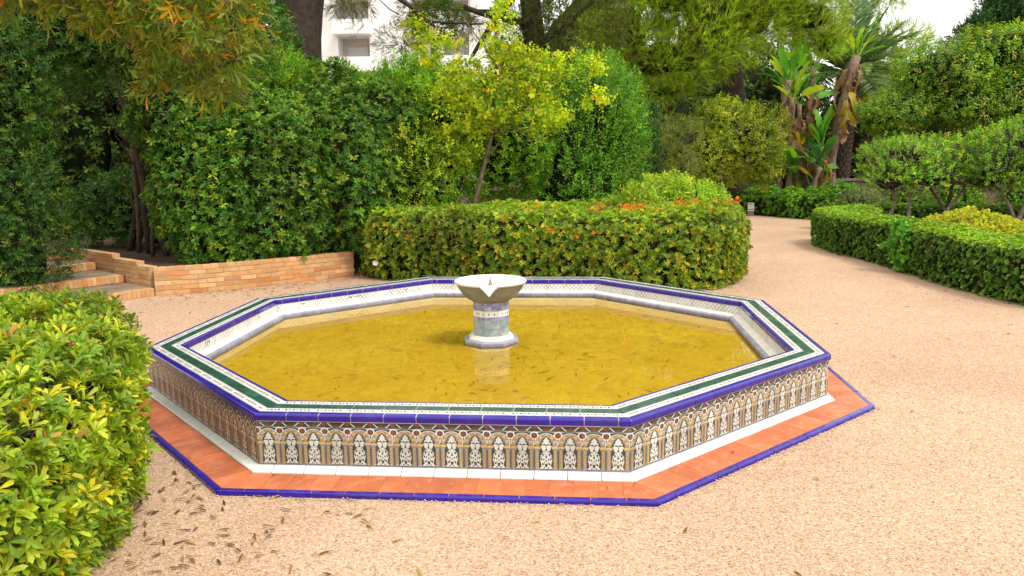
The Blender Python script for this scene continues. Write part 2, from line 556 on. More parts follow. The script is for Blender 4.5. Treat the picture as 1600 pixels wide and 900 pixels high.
# inner cobalt bullnose
ai = A0 - .242
tile_ring('inner_rim_tile', [(ai, H - .02), (ai, H), (ai - .022, H), (ai - .029, H - .004), (ai - .032, H - .012), (ai - .031, H - .047), (ai - .024, H - .05), (ai - .022, H - .02)],
          .2, [M['blue']], .0006, first=.2)
# inner wall, ledge and lilac edge
tile_ring('lattice_tile', [(ai - .022, H - .053), (ai - .029, H - .053), (ai - .029, .27), (ai - .022, .27)], .2, [M['lattice']], 0, first=.2)
tile_ring('ledge_tile', [(ai - .026, .262), (ai - .026, .268), (ai - .034, .268), (ai - .096, .246), (ai - .096, .240)], .2, [M['cream']], .0004, first=.2)
tile_ring('waterline_tile', [(ai - .097, .236), (ai - .097, .244), (ai - .122, .241), (ai - .131, .232), (ai - .131, .17), (ai - .126, .17), (ai - .124, .226)], .2, [M['lilac_glaze']], .0004, first=.15)

# arch printed wall tiles (.1415 x .28): the print is flat glaze lying on the tile
def arch_tile_mesh():
    U = .1415
    w, h = U - .0022, .2785
    MATS = [M['pale'], M['dgreen'], M['ochre'], M['yellow'], M['lilac'], M['brick_red'], M['white'], M['orange_dot']]
    G = Geo()
    G.box(-w / 2, w / 2, 0, .008, 0, h, 0)
    lay = [0]
    def P(pts, mi):
        lay[0] += 1
        y = -.00012 * lay[0]
        # u in 0..1, v in 0..2
        G.poly([((u - .5) * w, y, v * .5 * h) for u, v in pts], mi)
    def rect(u0, u1, v0, v1, mi): P([(u0, v0), (u1, v0), (u1, v1), (u0, v1)], mi)
    def group(polys, mi):                       # polygons that do not overlap share a layer
        lay[0] += 1
        y = -.00012 * lay[0]
        for pts in polys:
            G.poly([((u - .5) * w, y, v * .5 * h) for u, v in pts], mi)
    def ell(cu, cv, ru, rv, n=8):
        return [(cu + ru * math.cos(2 * PI * k / n), cv + rv * math.sin(2 * PI * k / n)) for k in range(n)]
    # top frieze
    rect(0, 1, 1.74, 1.97, 1)
    group([[(.08, 1.95), (.30, 1.76), (.36, 1.76), (.14, 1.95)], [(.92, 1.95), (.86, 1.95), (.64, 1.76), (.70, 1.76)]], 6)
    group([[(.34, 1.76), (.66, 1.76), (.62, 1.84), (.55, 1.83), (.5, 1.90), (.45, 1.83), (.38, 1.84)],
           [(0, 1.80), (.10, 1.86), (.12, 1.96), (0, 1.96)], [(1, 1.96), (.88, 1.96), (.90, 1.86), (1, 1.80)]], 5)
    rect(0, 1, 1.70, 1.74, 4)
    # spandrels
    rect(0, 1, 1.02, 1.70, 1)
    group([[(0, 1.70), (0, 1.66), (.3, 1.70)], [(1, 1.70), (.7, 1.70), (1, 1.66)]], 6)
    def arc_band(cu, cv, r0, r1, a0, a1, n=10):
        po = [(cu + r1 * math.cos(a0 + (a1 - a0) * k / n), cv + r1 * 1.0 * math.sin(a0 + (a1 - a0) * k / n)) for k in range(n + 1)]
        pi_ = [(cu + r0 * math.cos(a1 + (a0 - a1) * k / n), cv + r0 * math.sin(a1 + (a0 - a1) * k / n)) for k in range(n + 1)]
        return [(min(max(u, 0), 1), v) for u, v in po + pi_]
    group([arc_band(0, 1.55, .13, .18, -PI / 2, PI / 2, 6), arc_band(1, 1.55, .13, .18, PI / 2, 3 * PI / 2, 6)], 6)
    group([arc_band(0, 1.55, 0, .09, -PI / 2, PI / 2, 5)[:6] + [(0, 1.55)], [(1, 1.55)] + arc_band(1, 1.55, 0, .09, PI / 2, 3 * PI / 2, 5)[:6]], 5)
    # outer outline of the arch, voussoirs
    P([(.5 + .50 * math.cos(R(a)), 1.20 + .46 * math.sin(R(a))) for a in range(-22, 203, 15)], 6)
    P([(.5 + .475 * math.cos(R(a)), 1.20 + .435 * math.sin(R(a))) for a in range(-22, 203, 15)], 4)
    vo = []
    for k in range(11):
        a0 = R(-20 + 220 * k / 11 + 1); a1 = R(-20 + 220 * (k + 1) / 11 - 1)
        q = [(.5 + .44 * math.cos(a0), 1.2 + .40 * math.sin(a0)), (.5 + .44 * math.cos(a1), 1.2 + .40 * math.sin(a1)),
             (.5 + .30 * math.cos(a1), 1.2 + .27 * math.sin(a1)), (.5 + .30 * math.cos(a0), 1.2 + .27 * math.sin(a0))]
        vo.append(q)
    group(vo[::2], 2); group(vo[1::2], 3)
    # columns and capitals
    rect(0, 1, .0, 1.02, 4)
    group([[(.005, .06), (.03, .06), (.03, .88), (.005, .88)], [(.97, .06), (.995, .06), (.995, .88), (.97, .88)], [(.185, .06), (.205, .06), (.205, .9), (.185, .9)], [(.795, .06), (.815, .06), (.815, .9), (.795, .9)]], 1)
    group([[(.045, .08), (.075, .08), (.075, .86), (.045, .86)], [(.925, .08), (.955, .08), (.955, .86), (.925, .86)]], 2)
    group([[(.095, .08), (.175, .08), (.175, .86), (.095, .86)], [(.825, .08), (.905, .08), (.905, .86), (.825, .86)]], 3)
    group([[(.098, .12 + .09 * k), (.172, .16 + .09 * k), (.172, .19 + .09 * k), (.098, .15 + .09 * k)] for k in range(8)]
          + [[(.828, .16 + .09 * k), (.902, .12 + .09 * k), (.902, .15 + .09 * k), (.828, .19 + .09 * k)] for k in range(8)], 1)
    group([[(0, .97), (.26, .97), (.24, 1.07), (0, 1.07)], [(.74, .97), (1, .97), (1, 1.07), (.76, 1.07)]], 3)
    group([[(0, .945), (.24, .945), (.24, .965), (0, .965)], [(.76, .945), (1, .945), (1, .965), (.76, .965)]], 2)
    # opening: dark green outline with lobes
    P([(.21, .04), (.79, .04), (.79, .9), (.72, 1.0), (.78, 1.12), (.75, 1.24), (.68, 1.27), (.69, 1.38), (.60, 1.44), (.5, 1.56),
       (.40, 1.44), (.31, 1.38), (.32, 1.27), (.25, 1.24), (.22, 1.12), (.28, 1.0), (.21, .9)], 1)
    # white arabesque
    P([(.5, 1.50), (.57, 1.40), (.64, 1.33), (.60, 1.28), (.70, 1.20), (.66, 1.16), (.56, 1.19), (.5, 1.12), (.44, 1.19), (.34, 1.16), (.30, 1.20), (.40, 1.28), (.36, 1.33), (.43, 1.40)], 0)
    group([[(.49, 1.10), (.34, 1.14), (.26, 1.08), (.31, .98), (.34, .88), (.44, .86), (.485, .98)],
           [(.51, 1.10), (.515, .98), (.56, .86), (.66, .88), (.69, .98), (.74, 1.08), (.66, 1.14)]], 0)
    P([(.5, .88), (.62, .84), (.74, .66), (.76, .42), (.70, .24), (.78, .07), (.22, .07), (.30, .24), (.24, .42), (.26, .66), (.38, .84)], 0)
    group([ell(.5, .60, .045, .06, 6), ell(.5, .22, .06, .09, 6), ell(.5, .42, .03, .05, 6),
           ell(.36, .70, .04, .07, 6), ell(.64, .70, .04, .07, 6), ell(.31, .50, .035, .06, 6), ell(.69, .50, .035, .06, 6),
           ell(.40, .48, .03, .05, 6), ell(.60, .48, .03, .05, 6), ell(.36, .28, .045, .06, 6), ell(.64, .28, .045, .06, 6),
           ell(.41, .12, .04, .03, 6), ell(.59, .12, .04, .03, 6), ell(.42, .34, .02, .04, 6), ell(.58, .34, .02, .04, 6),
           ell(.245, .36, .035, .04, 6), ell(.755, .36, .035, .04, 6), ell(.25, .55, .03, .035, 6), ell(.75, .55, .03, .035, 6), ell(.29, .76, .035, .04, 6), ell(.71, .76, .035, .04, 6), ell(.27, .19, .035, .05, 6), ell(.73, .19, .035, .05, 6), ell(.47, .70, .02, .03, 6), ell(.53, .70, .02, .03, 6), ell(.45, .28, .02, .03, 6), ell(.55, .28, .02, .03, 6), ell(.29, .62, .02, .03, 6), ell(.71, .62, .02, .03, 6), ell(.43, .80, .03, .02, 6), ell(.57, .80, .03, .02, 6)], 1)
    rect(0, 1, 0, .035, 4)
    return G.mesh('arch_tile', MATS)
ATM = arch_tile_mesh()
rr = random.Random(5)
aw = A0 - .018
for i in range(8):
    ang = YAW + i * PI / 4
    n = Vector((math.sin(ang), -math.cos(ang), 0)); t = Vector((math.cos(ang), math.sin(ang), 0))
    step = 2 * (aw + .008) * TAN8 / 16
    for k in range(16):
        p = n * (aw + .008 + rr.uniform(0, .0008)) + t * (step * (k - 7.5))
        link('arch_tile', ATM, basin, (p.x, p.y, .0685 + rr.uniform(-.0006, .0006)), ang)
# white skirting, terracotta apron, cobalt edge
sk = A0 - .010
tile_ring('skirting_tile', [(sk - .008, .03), (sk - .008, .0665), (sk - .004, .0668), (sk + .052, .041), (sk + .055, .036), (sk + .055, .03)], .2, [M['white']], .0005, first=.12)
ap1 = 3.05
ring_body('apron_bed', [(sk - .02, -.05), (sk - .02, .0265), (ap1 - .012, .0265), (ap1 - .012, -.05)], [M['apron_grout']], basin)
tile_ring('terracotta_tile', [(sk + .057, .02), (sk + .057, .030), (ap1 - .041, .029), (ap1 - .041, .02)], .14, [M['terracotta']], .0004, first=.09, gap=.0025)
tile_ring('apron_edge_tile', [(ap1 - .038, .02), (ap1 - .038, .029), (ap1 - .010, .029), (ap1 - .003, .026), (ap1, .019), (ap1, -.02), (ap1 - .01, -.02), (ap1 - .012, .015)],
          .2, [M['blue']], .001, first=.16)

# black remnants of an older print on the inner wall (left and rear sides)
def strokes(i, s, z, lines, wd=.004):
    ang = YAW + i * PI / 4
    a = ai - .0295
    G = Geo()
    for ln in lines:
        for (u0, v0), (u1, v1) in zip(ln[:-1], ln[1:]):
            dx, dz = u1 - u0, v1 - v0
            Ln = math.hypot(dx, dz) or 1
            nx, nz = -dz / Ln * wd / 2, dx / Ln * wd / 2
            ex, ez = dx / Ln * wd * .3, dz / Ln * wd * .3
            G.poly([(u0 - ex + nx, -a + .0006, v0 - ez + nz), (u1 + ex + nx, -a + .0006, v1 + ez + nz), (u1 + ex - nx, -a + .0006, v1 + ez - nz), (u0 - ex - nx, -a + .0006, v0 - ez - nz)])
    t = Vector((math.cos(ang), math.sin(ang), 0))
    o = link('print_remnant', G.mesh('print_remnant', [M['black']]), basin, (t.x * s, t.y * s, z), ang)
loop = lambda x: [(x - .010, .004), (x - .004, .022), (x + .008, .026), (x + .012, .016), (x + .004, .008), (x + .002, -.012), (x + .012, -.020)]
strokes(6, .62, .305, [loop(-.045), loop(-.01), loop(.025), [(.06, -.02), (.066, -.014)]])
strokes(6, .46, .305, [[(.0, -.02), (.012, .02)], [(.02, -.012), (.03, -.016)], [(-.05, -.014), (-.042, -.02)]])
strokes(6, -.55, .305, [[(0, -.02), (.01, .022)], [(.02, -.02), (.025, .012), (.04, .012)], [(.05, -.018), (.06, .02)]], .003)
wave = [(-.06, .0), (-.045, .014), (-.03, .002), (-.012, .014), (.0, .002), (.02, .012), (.03, .0)]
strokes(5, .05, .312, [wave, [(.05, .02), (.07, .002), (.095, -.002)], [(.06, .0), (.09, .016)]], .006)
strokes(5, -.62, .315, [[(-.03, .0), (-.015, .01), (.0, .0)], [(.02, .006), (.035, .012)], [(.03, -.012), (.04, -.016)], [(.06, .004), (.072, .014)]], .005)
strokes(5, .72, .312, [[(-.012, .0), (0, .012), (.016, .008)], [(.3, -.01), (.315, -.012)]], .006)
strokes(4, .55, .318, [[(0, .01), (.014, .012)], [(.05, -.014), (.062, -.010)]], .006)

# ------------------------------------------------------------------ water, floor of the basin, sunken leaves
def octagon(ap):
    r = ap / math.cos(PI / 8)
    return [(FC.x + r * math.cos(YAW - PI / 2 - PI / 8 + i * PI / 4), FC.y + r * math.sin(YAW - PI / 2 - PI / 8 + i * PI / 4)) for i in range(8)]
fl = pymesh('basin_floor', [(x - FC.x, y - FC.y, .186) for x, y in octagon(A0 - .35)], [list(range(8))], M['algae'])
link('basin_floor', fl, basin)
water = sheet('water', octagon(ai - .1262), .2105, M['water'])
tag(water, 'shallow ochre yellow water filling the tiled basin')

# ------------------------------------------------------------------ pedestal fountain in the middle
ped = empty('pedestal_fountain', (FC.x, FC.y, .10), 'small octagonal tiled pedestal carrying a weathered stone bowl in the pool', 'fountain')
def oct_prism(prof, off=YAW, n=8):
    V, F = [], []
    for ap, z in prof:
        r = ap / math.cos(PI / n)
        for k in range(n):
            a = off - PI / 2 - PI / n + k * 2 * PI / n
            V.append((r * math.cos(a), r * math.sin(a), z - .10))
    m_ = len(prof)
    for j in range(m_ - 1):
        for k in range(n):
            F.append([j * n + k, j * n + (k + 1) % n, (j + 1) * n + (k + 1) % n, (j + 1) * n + k])
    F.append(list(range((m_ - 1) * n, m_ * n)))
    F.append(list(range(n))[::-1])
    return V, F
PY = YAW + R(9)
V, F = oct_prism([(.247, .10), (.247, .232), (.241, .240), (.205, .242)], PY)
link('plinth', pymesh('plinth', V, F, M['lilac_glaze']), ped)
V, F = oct_prism([(.206, .2415), (.206, .250), (.176, .278), (.166, .280)], PY)
link('plinth_step', pymesh('plinth_step', V, F, M['cream']), ped)
V, F = oct_prism([(.158, .279), (.158, .60)], PY)
link('shaft', pymesh('shaft', V, F, M['grout']), ped)
sa = .1585
hw = sa * TAN8
bands = [(.281, .352, 'teal', 1), (.354, .428, 'teal', 1), (.431, .458, 'worn_blue', 2), (.461, .516, 'white', 1), (.519, .56, 'worn_blue', 1), (.562, .598, 'worn_blue', 1)]
rr = random.Random(8)
for k in range(8):
    ang = PY + k * PI / 4
    n_ = Vector((math.sin(ang), -math.cos(ang), 0)); t_ = Vector((math.cos(ang), math.sin(ang), 0))
    for z0, z1, mt, nn in bands:
        for q in range(nn):
            x0 = -hw + 2 * hw * q / nn + .0015; x1 = -hw + 2 * hw * (q + 1) / nn - .0015
            G = Geo()
            d = .004
            G.add([(x0, 0, z0), (x1, 0, z0), (x1, 0, z1), (x0, 0, z1), (x0 + .001, -d, z0 + .001), (x1 - .001, -d, z0 + .001), (x1 - .001, -d, z1 - .001), (x0 + .001, -d, z1 - .001)],
                  [[4, 5, 6, 7], [0, 1, 5, 4], [1, 2, 6, 5], [2, 3, 7, 6], [3, 0, 4, 7]])
            mats = [M[mt], M['brick_red'], M['grey_line']]
            if mt == 'white':
                for e in range(5):
                    if rr.random() < .25: continue
                    cx = x0 + (x1 - x0) * (e + .5) / 5; cz = (z0 + z1) / 2
                    mi = 1 if e % 2 == 0 else 2
                    G.poly([(cx, -d - .0004, cz - .018), (cx + .007, -d - .0004, cz), (cx, -d - .0004, cz + .018), (cx - .007, -d - .0004, cz)], mi)
            p = n_ * sa
            link('shaft_tile', G.mesh('shaft_tile', mats), ped, (p.x, p.y, -.10), ang)
# bowl with a pouring notch
def bowl():
    S = 72
    outer = [(.0, .585), (.10, .588), (.165, .592), (.205, .612), (.245, .645), (.282, .690), (.308, .735), (.322, .757), (.333, .764), (.337, .774), (.333, .785), (.322, .790)]
    inner = [(.308, .786), (.297, .774), (.268, .758), (.22, .747), (.15, .741), (.07, .738), (.0, .738)]
    prof = outer + inner
    zr = .79
    V, F, fm = [], [], []
    nd = -PI / 2 + R(-1)
    for k in range(S):
        a = 2 * PI * k / S + nd
        d = (2 * PI * k / S + PI) % (2 * PI) - PI
        t = max(0.0, 1 - abs(d) / .30)
        zl = zr - .122 * t ** .95
        for j, (r, z) in enumerate(prof):
            z2, r2 = z, r
            if t > 0 and z > zl:
                f = (z - zl) / (zr - zl + 1e-6)
                z2 = zl + .004 * f
                # the lip follows the bowl's wall down to the cut
                ro = np.interp(zl, [.585, .592, .612, .645, .690, .735, .764, .79], [.15, .165, .205, .245, .282, .308, .333, .337])
                rin = max(ro - .034, .2)
                r2 = (ro + .012 * t + .004) if j < len(outer) - 2 else (ro if j == len(outer) - 1 else min(r, ro - .01))
                if j >= len(outer):
                    z2 = min(z, zl + max(0.0, .74 - zl) * max(0.0, 1 - r2 / ro) ** .8 * 1.05 + .002)
            V.append((r2 * math.cos(a), r2 * math.sin(a), z2 - .10))
    n = len(prof)
    for k in range(S):
        k2 = (k + 1) % S
        for j in range(n - 1):
            F.append([k * n + j, k2 * n + j, k2 * n + j + 1, k * n + j + 1])
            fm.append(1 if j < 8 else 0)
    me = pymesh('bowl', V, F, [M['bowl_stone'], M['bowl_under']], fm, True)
    return link('bowl', me, ped)
bowl()
V, F = [], []
prof = [(.020, .736), (.020, .748), (.013, .752), (.015, .765), (.009, .769), (.011, .782), (.006, .786), (.0045, .806), (.0015, .812)]
for r, z in prof:
    for k in range(10):
        V.append((r * math.cos(2 * PI * k / 10), r * math.sin(2 * PI * k / 10), z - .10))
for j in range(len(prof) - 1):
    for k in range(10):
        F.append([j * 10 + k, j * 10 + (k + 1) % 10, (j + 1) * 10 + (k + 1) % 10, (j + 1) * 10 + k])
F.append(list(range((len(prof) - 1) * 10, len(prof) * 10)))
link('nozzle', pymesh('nozzle', V, F, M['brass'], smooth=True), ped)
# ------------------------------------------------------------------ brick retaining wall and steps
def arc_pts(pts, step):
    """resample a polyline smoothly by arc length (Catmull-Rom)"""
    P = [Vector((*p, 0)) for p in pts]
    P = [P[0] * 2 - P[1]] + P + [P[-1] * 2 - P[-2]]
    dense = []
    for i in range(1, len(P) - 2):
        for k in range(40):
            t = k / 40
            a, b, c, d = P[i - 1], P[i], P[i + 1], P[i + 2]
            dense.append(.5 * ((2 * b) + (c - a) * t + (2 * a - 5 * b + 4 * c - d) * t * t + (3 * b - a - 3 * c + d) * t ** 3))
    dense.append(P[-2])
    out, acc = [dense[0]], 0
    cum = [0]
    for p, q in zip(dense[:-1], dense[1:]):
        cum.append(cum[-1] + (q - p).length)
    L = cum[-1]
    n = max(1, round(L / step))
    res = []
    for k in range(n + 1):
        s = L * k / n
        i = max(0, min(len(cum) - 2, int(np.searchsorted(cum, s)) - 1))
        f = (s - cum[i]) / max(1e-9, cum[i + 1] - cum[i])
        res.append(dense[i].lerp(dense[i + 1], f))
    return res

def brick_mesh(L, D, Hh, mat, rg, ch=.004):
    """one brick with softened, slightly uneven edges; x length, y depth (0..D), z height"""
    x, y, z = L / 2, D, Hh
    V = []
    for zz, s in ((0, ch), (ch, 0), (z - ch, 0), (z, ch)):
        for sx, sy in ((-1, 0), (1, 0), (1, 1), (-1, 1)):
            V.append((sx * (x - s) + rg.uniform(-.0015, .0015), (s if sy == 0 else y - s) + rg.uniform(-.0015, .0015), zz))
    F = [[3, 2, 1, 0], [12, 13, 14, 15]]
    for j in range(3):
        for k in range(4):
            F.append([j * 4 + k, j * 4 + (k + 1) % 4, (j + 1) * 4 + (k + 1) % 4, (j + 1) * 4 + k])
    return pymesh('brick', V, F, mat)
rb = random.Random(11)
BW_L = .235
BR_V = {}
def brick_var(L, D, Hh):
    key = (round(L, 3), round(D, 3), round(Hh, 3))
    if key not in BR_V:
        BR_V[key] = [brick_mesh(L, D, Hh, BRICKS[k], rb) for k in (0, 1, 0, 2, 1, 3)]
    return rb.choices(BR_V[key], weights=[5, 4, 4, 3, 4, 1.2])[0]

wall = empty('brick_retaining_wall', (-3.9, 11.9, 0), 'low curved buff brick retaining wall beside the steps', 'wall')
wall_line = [(-5.12, 11.17), (-4.5, 11.42), (-3.88, 11.80), (-3.2, 12.33), (-2.58, 12.86)]
rows = 6
ch = .0655
fine = arc_pts(wall_line, .01)
LEN = len(fine) - 1
def on_line(s):                      # s in metres
    i = max(0, min(LEN - 1, int(s / .01)))
    p, q = fine[i], fine[i + 1]
    t = (q - p).normalized()
    return p.lerp(q, max(0, min(1, s / .01 - i))), t
total = LEN * .01
top_h = .41
for r in range(rows):
    hd = r == rows - 1                # top course of headers
    bl = .118 if hd else BW_L
    s = -(bl / 2 if r % 2 else 0)
    while s < total - .02:
        s0, s1 = max(0, s), min(total, s + bl)
        s += bl
        if s1 - s0 < .05: continue
        L = round((s1 - s0) - .009, 2)
        p, t = on_line((s0 + s1) / 2)
        z = r * (top_h / rows) + .002
        o = link('brick', brick_var(L, .12, top_h / rows - .008), wall)
        nrm = Vector((t.y, -t.x, 0))            # towards the gravel
        pos = p - nrm * rb.uniform(-.002, .004) - wall.location
        o.location = (pos.x, pos.y, z + rb.uniform(-.0015, .0015))
        o.rotation_euler = (0, 0, math.atan2(t.y, t.x) + rb.uniform(-.006, .006))
# mortar core behind the faces
V, F = [], []
for k in range(0, LEN + 1, 5):
    p, t = on_line(k * .01)
    nrm = Vector((t.y, -t.x, 0))
    for off, z in ((-.007, 0), (-.007, top_h - .012), (-.113, top_h - .012), (-.113, 0)):
        q = p + nrm * off - wall.location
        V.append((q.x, q.y, z))
nk = len(V) // 4
for k in range(nk - 1):
    for j in range(4):
        F.append([k * 4 + j, (k + 1) * 4 + j, (k + 1) * 4 + (j + 1) % 4, k * 4 + (j + 1) % 4])
F += [[0, 1, 2, 3], [nk * 4 - 1, nk * 4 - 2, nk * 4 - 3, nk * 4 - 4]]
link('mortar', pymesh('mortar', V, F, M['mortar']), wall)

# steps: treads of worn cement edged with upright bricks, and a stepped cheek wall on their right
steps = empty('brick_steps', (-5.12, 11.15, 0), 'three shallow steps edged with upright buff bricks at dark arbour', 'steps')
ad = Vector((-.78, .626, 0)).normalized()         # going up
rd = Vector((-.626, -.78, 0)).normalized()        # along a riser, towards the left
srot = math.atan2(rd.y, rd.x)
RISE, GO, WID = .118, .90, 2.2
for k in range(4):
    o0 = ad * (GO * k)
    z0, z1 = RISE * k, RISE * (k + 1)
    # tread slab
    G = Geo()
    c = [o0 + ad * .105, o0 + ad * .105 + rd * WID, o0 + ad * (GO + .10 if k < 3 else 3.2) + rd * WID, o0 + ad * (GO + .10 if k < 3 else 3.2)]
    lo = [(p.x, p.y, 0 if k == 0 else z0 - .03) for p in c]; hi = [(p.x, p.y, z1 - .004) for p in c]
    G.add(lo + hi, [[0, 1, 2, 3], [7, 6, 5, 4], [0, 4, 5, 1], [1, 5, 6, 2], [2, 6, 7, 3], [3, 7, 4, 0]])
    tr = link('tread', G.mesh('tread', [M['step_top']]), steps)
    s = 0.0
    while s < WID - .03:
        L = .066
        p = o0 + rd * (s + L / 2)
        o = link('brick', brick_var(L - .008, .11, RISE - .004), steps)
        o.location = (p.x + ad.x * 0, p.y, z0 + .001 + rb.uniform(-.002, .002))
        # brick's y axis runs into the step (ad)
        o.rotation_euler = (0, 0, math.atan2(-ad.x, ad.y) + rb.uniform(-.01, .01))
        s += L
    G = Geo()
    c = [o0 + ad * .006, o0 + ad * .006 + rd * WID, o0 + ad * .1045 + rd * WID, o0 + ad * .1045]
    lo = [(p.x, p.y, z0) for p in c]; hi = [(p.x, p.y, z1 - .012) for p in c]
    G.add(lo + hi, [[0, 1, 2, 3], [7, 6, 5, 4], [0, 4, 5, 1], [1, 5, 6, 2], [2, 6, 7, 3], [3, 7, 4, 0]])
    link('mortar', G.mesh('mortar', [M['mortar']]), tr)
# cheek wall: two heights, three courses of flat brick then one of uprights
cheek = empty('stepped_cheek_wall', (-5.12, 11.19, 0), 'stepped brick cheek wall rising along right side of the steps', 'wall')
crot = math.atan2(ad.y, ad.x)
def cheek_run(a0, a1, zt):
    nc = max(1, round((zt) / .0683))
    for r in range(nc):
        s = a0 - (.1175 if r % 2 else 0)
        while s < a1 - .02:
            s0, s1 = max(a0, s), min(a1, s + .235)
            s += .235
            if s1 - s0 < .04: continue
            p = ad * ((s0 + s1) / 2)
            o = link('brick', brick_var(round(s1 - s0 - .009, 2), .12, zt / nc - .008), cheek)
            # face towards the steps: local y must point to -rd (away from the steps)
            o.location = (p.x, p.y, r * zt / nc + .002)
            o.rotation_euler = (0, 0, math.atan2(rd.x, -rd.y) + PI + rb.uniform(-.006, .006)) if False else (0, 0, crot + PI)
            q = -rd * .001
            o.location.x += q.x; o.location.y += q.y
    G = Geo()
    c = [ad * a0 - rd * .008, ad * a1 - rd * .008, ad * a1 - rd * .115, ad * a0 - rd * .115]
    lo = [(p.x, p.y, 0) for p in c]; hi = [(p.x, p.y, zt - .012) for p in c]
    G.add(lo + hi, [[0, 1, 2, 3], [7, 6, 5, 4], [0, 4, 5, 1], [1, 5, 6, 2], [2, 6, 7, 3], [3, 7, 4, 0]])
    link('mortar', G.mesh('mortar', [M['mortar']]), cheek)
cheek_run(.13, .50, .41)
cheek_run(.505, 1.25, .46)
cheek_run(1.255, 2.7, .52)
# raised soil behind the wall
bed = [(-5.0, 11.32), (-4.45, 11.56), (-3.8, 11.93), (-3.13, 12.45), (-2.52, 12.98), (-1.5, 16), (-3, 20), (-10, 20), (-10.5, 16), (-8.2, 13.7)]
G = Geo()
G.poly([(x, y, .345) for x, y in bed])
tag(link('soil_bank', G.mesh('soil_bank', [M['soil']])), 'dark soil bank held by the brick wall', kind='structure')
# ------------------------------------------------------------------ foliage tools
def nrm_rows(A):
    return A / np.maximum(np.linalg.norm(A, axis=1, keepdims=True), 1e-9)

def wav(P, scale, seed):
    """smooth pseudo noise in -1..1"""
    g = np.random.default_rng(seed)
    out = np.zeros(len(P))
    for k in range(7):
        d = g.normal(size=3); d /= np.linalg.norm(d)
        out += np.sin(P @ d * scale * g.uniform(.6, 1.9) + g.uniform(0, 6.28))
    return out / 4.2

def pick(pal, n, g):
    """palette [(weight, (r,g,b)), ...] -> n colours with a little spread"""
    w = np.array([p[0] for p in pal], float); w /= w.sum()
    c = np.array([p[1] for p in pal], float)[g.choice(len(pal), n, p=w)]
    c = c * g.uniform(.78, 1.25, (n, 1)) * g.uniform(.93, 1.07, (n, 3))
    return c

def leaves(P, D, N, L, W, C, kind='simple', curl=.12):
    """leaf blades: base P, direction D, normal N, length L, width W, colour C -> verts, tris, colours"""
    n = len(P)
    D = nrm_rows(D)
    S = nrm_rows(np.cross(D, N))
    N = np.cross(S, D)
    L = np.broadcast_to(np.asarray(L, float), (n,))[:, None]; W = np.broadcast_to(np.asarray(W, float), (n,))[:, None]
    if kind == 'simple':
        up = W * .18
        v = np.stack([P, P + D * L * .56 + S * W * .5 + N * up, P + D * L - N * L * curl, P + D * L * .56 - S * W * .5 + N * up], 1)
        t = np.array([[0, 1, 2], [0, 2, 3]])
    elif kind == 'needle':
        v = np.stack([P + S * W * .5, P - S * W * .5, P + D * L], 1)
        t = np.array([[0, 1, 2]])
    else:       # full: obovate blade folded on its midrib
        rows = [(0.0, .06, 0), (.44, .78, .05), (.80, .92, .5)]
        vs_ = []
        for f, wd, cu in rows:
            m_ = P + D * L * f - N * L * curl * cu
            vs_ += [m_ + S * W * .5 * wd + N * W * .16 * wd, m_, m_ - S * W * .5 * wd + N * W * .16 * wd]
        vs_.append(P + D * L - N * L * curl)
        v = np.stack(vs_, 1)
        tl = []
        for r in range(2):
            a = r * 3
            tl += [[a, a + 3, a + 4], [a, a + 4, a + 1], [a + 1, a + 4, a + 5], [a + 1, a + 5, a + 2]]
        tl += [[6, 9, 7], [7, 9, 8]]
        t = np.array(tl)
    k = v.shape[1]
    T = (t[None] + (np.arange(n) * k)[:, None, None]).reshape(-1, 3)
    return v.reshape(-1, 3), T, np.repeat(C, k, 0)

def sprays(P, N, g, per=7, twig=0.0, L=(.06, .08), W=.025, th=(35, 80), pal=None, up=.35, wild=.5, kind='simple', axis=None, droop=0.0, tip=None, curl=.12):
    """at every point a shoot: per leaves round an axis between outwards and up"""
    n = len(P)
    A = nrm_rows(N * (1 - up * .5) + np.array([0, 0, up]) + g.normal(size=(n, 3)) * wild * .5) if axis is None else axis
    ref = nrm_rows(g.normal(size=(n, 3)))
    B = nrm_rows(np.cross(A, ref)); Cc = np.cross(A, B)
    idx = np.repeat(np.arange(n), per)
    j = np.tile(np.arange(per), n)
    az = j * 2.399 + g.uniform(0, 6.28, n)[idx] + g.normal(size=n * per) * .25
    t = R(th[0]) + (R(th[1]) - R(th[0])) * g.random(n * per)
    rad = B[idx] * np.cos(az)[:, None] + Cc[idx] * np.sin(az)[:, None]
    D = A[idx] * np.cos(t)[:, None] + rad * np.sin(t)[:, None]
    D[:, 2] -= droop
    LN = A[idx] * np.sin(t)[:, None] - rad * np.cos(t)[:, None] + g.normal(size=(n * per, 3)) * .22
    base = P[idx] + A[idx] * (twig * (j / max(1, per - 1)))[:, None]
    ll = g.uniform(L[0], L[1], n * per) * g.uniform(.65, 1.25, n)[idx]
    C = (pick(pal, n, g) * (1 + .22 * wav(P, 2.3, 99))[:, None])[idx] * g.uniform(.8, 1.2, (n * per, 1))
    C = C * np.array([1.12, 1.12, .75])
    if tip is not None:               # young leaves at the shoot's end
        m_ = (j >= per - 2) & (g.random(n * per) < tip[0])
        C[m_] = np.array(tip[1]) * g.uniform(.8, 1.2, (m_.sum(), 1))
    yl = g.random(n * per) < .012
    C[yl] = np.array((.30, .22, .03))
    return leaves(base, D, LN, ll, ll * W / ((L[0] + L[1]) / 2), C, kind, curl)

def join(parts):
    V, T, C, b = [], [], [], 0
    for v, t, c in parts:
        V.append(v); T.append(t + b); C.append(c); b += len(v)
    return np.concatenate(V), np.concatenate(T), np.concatenate(C)

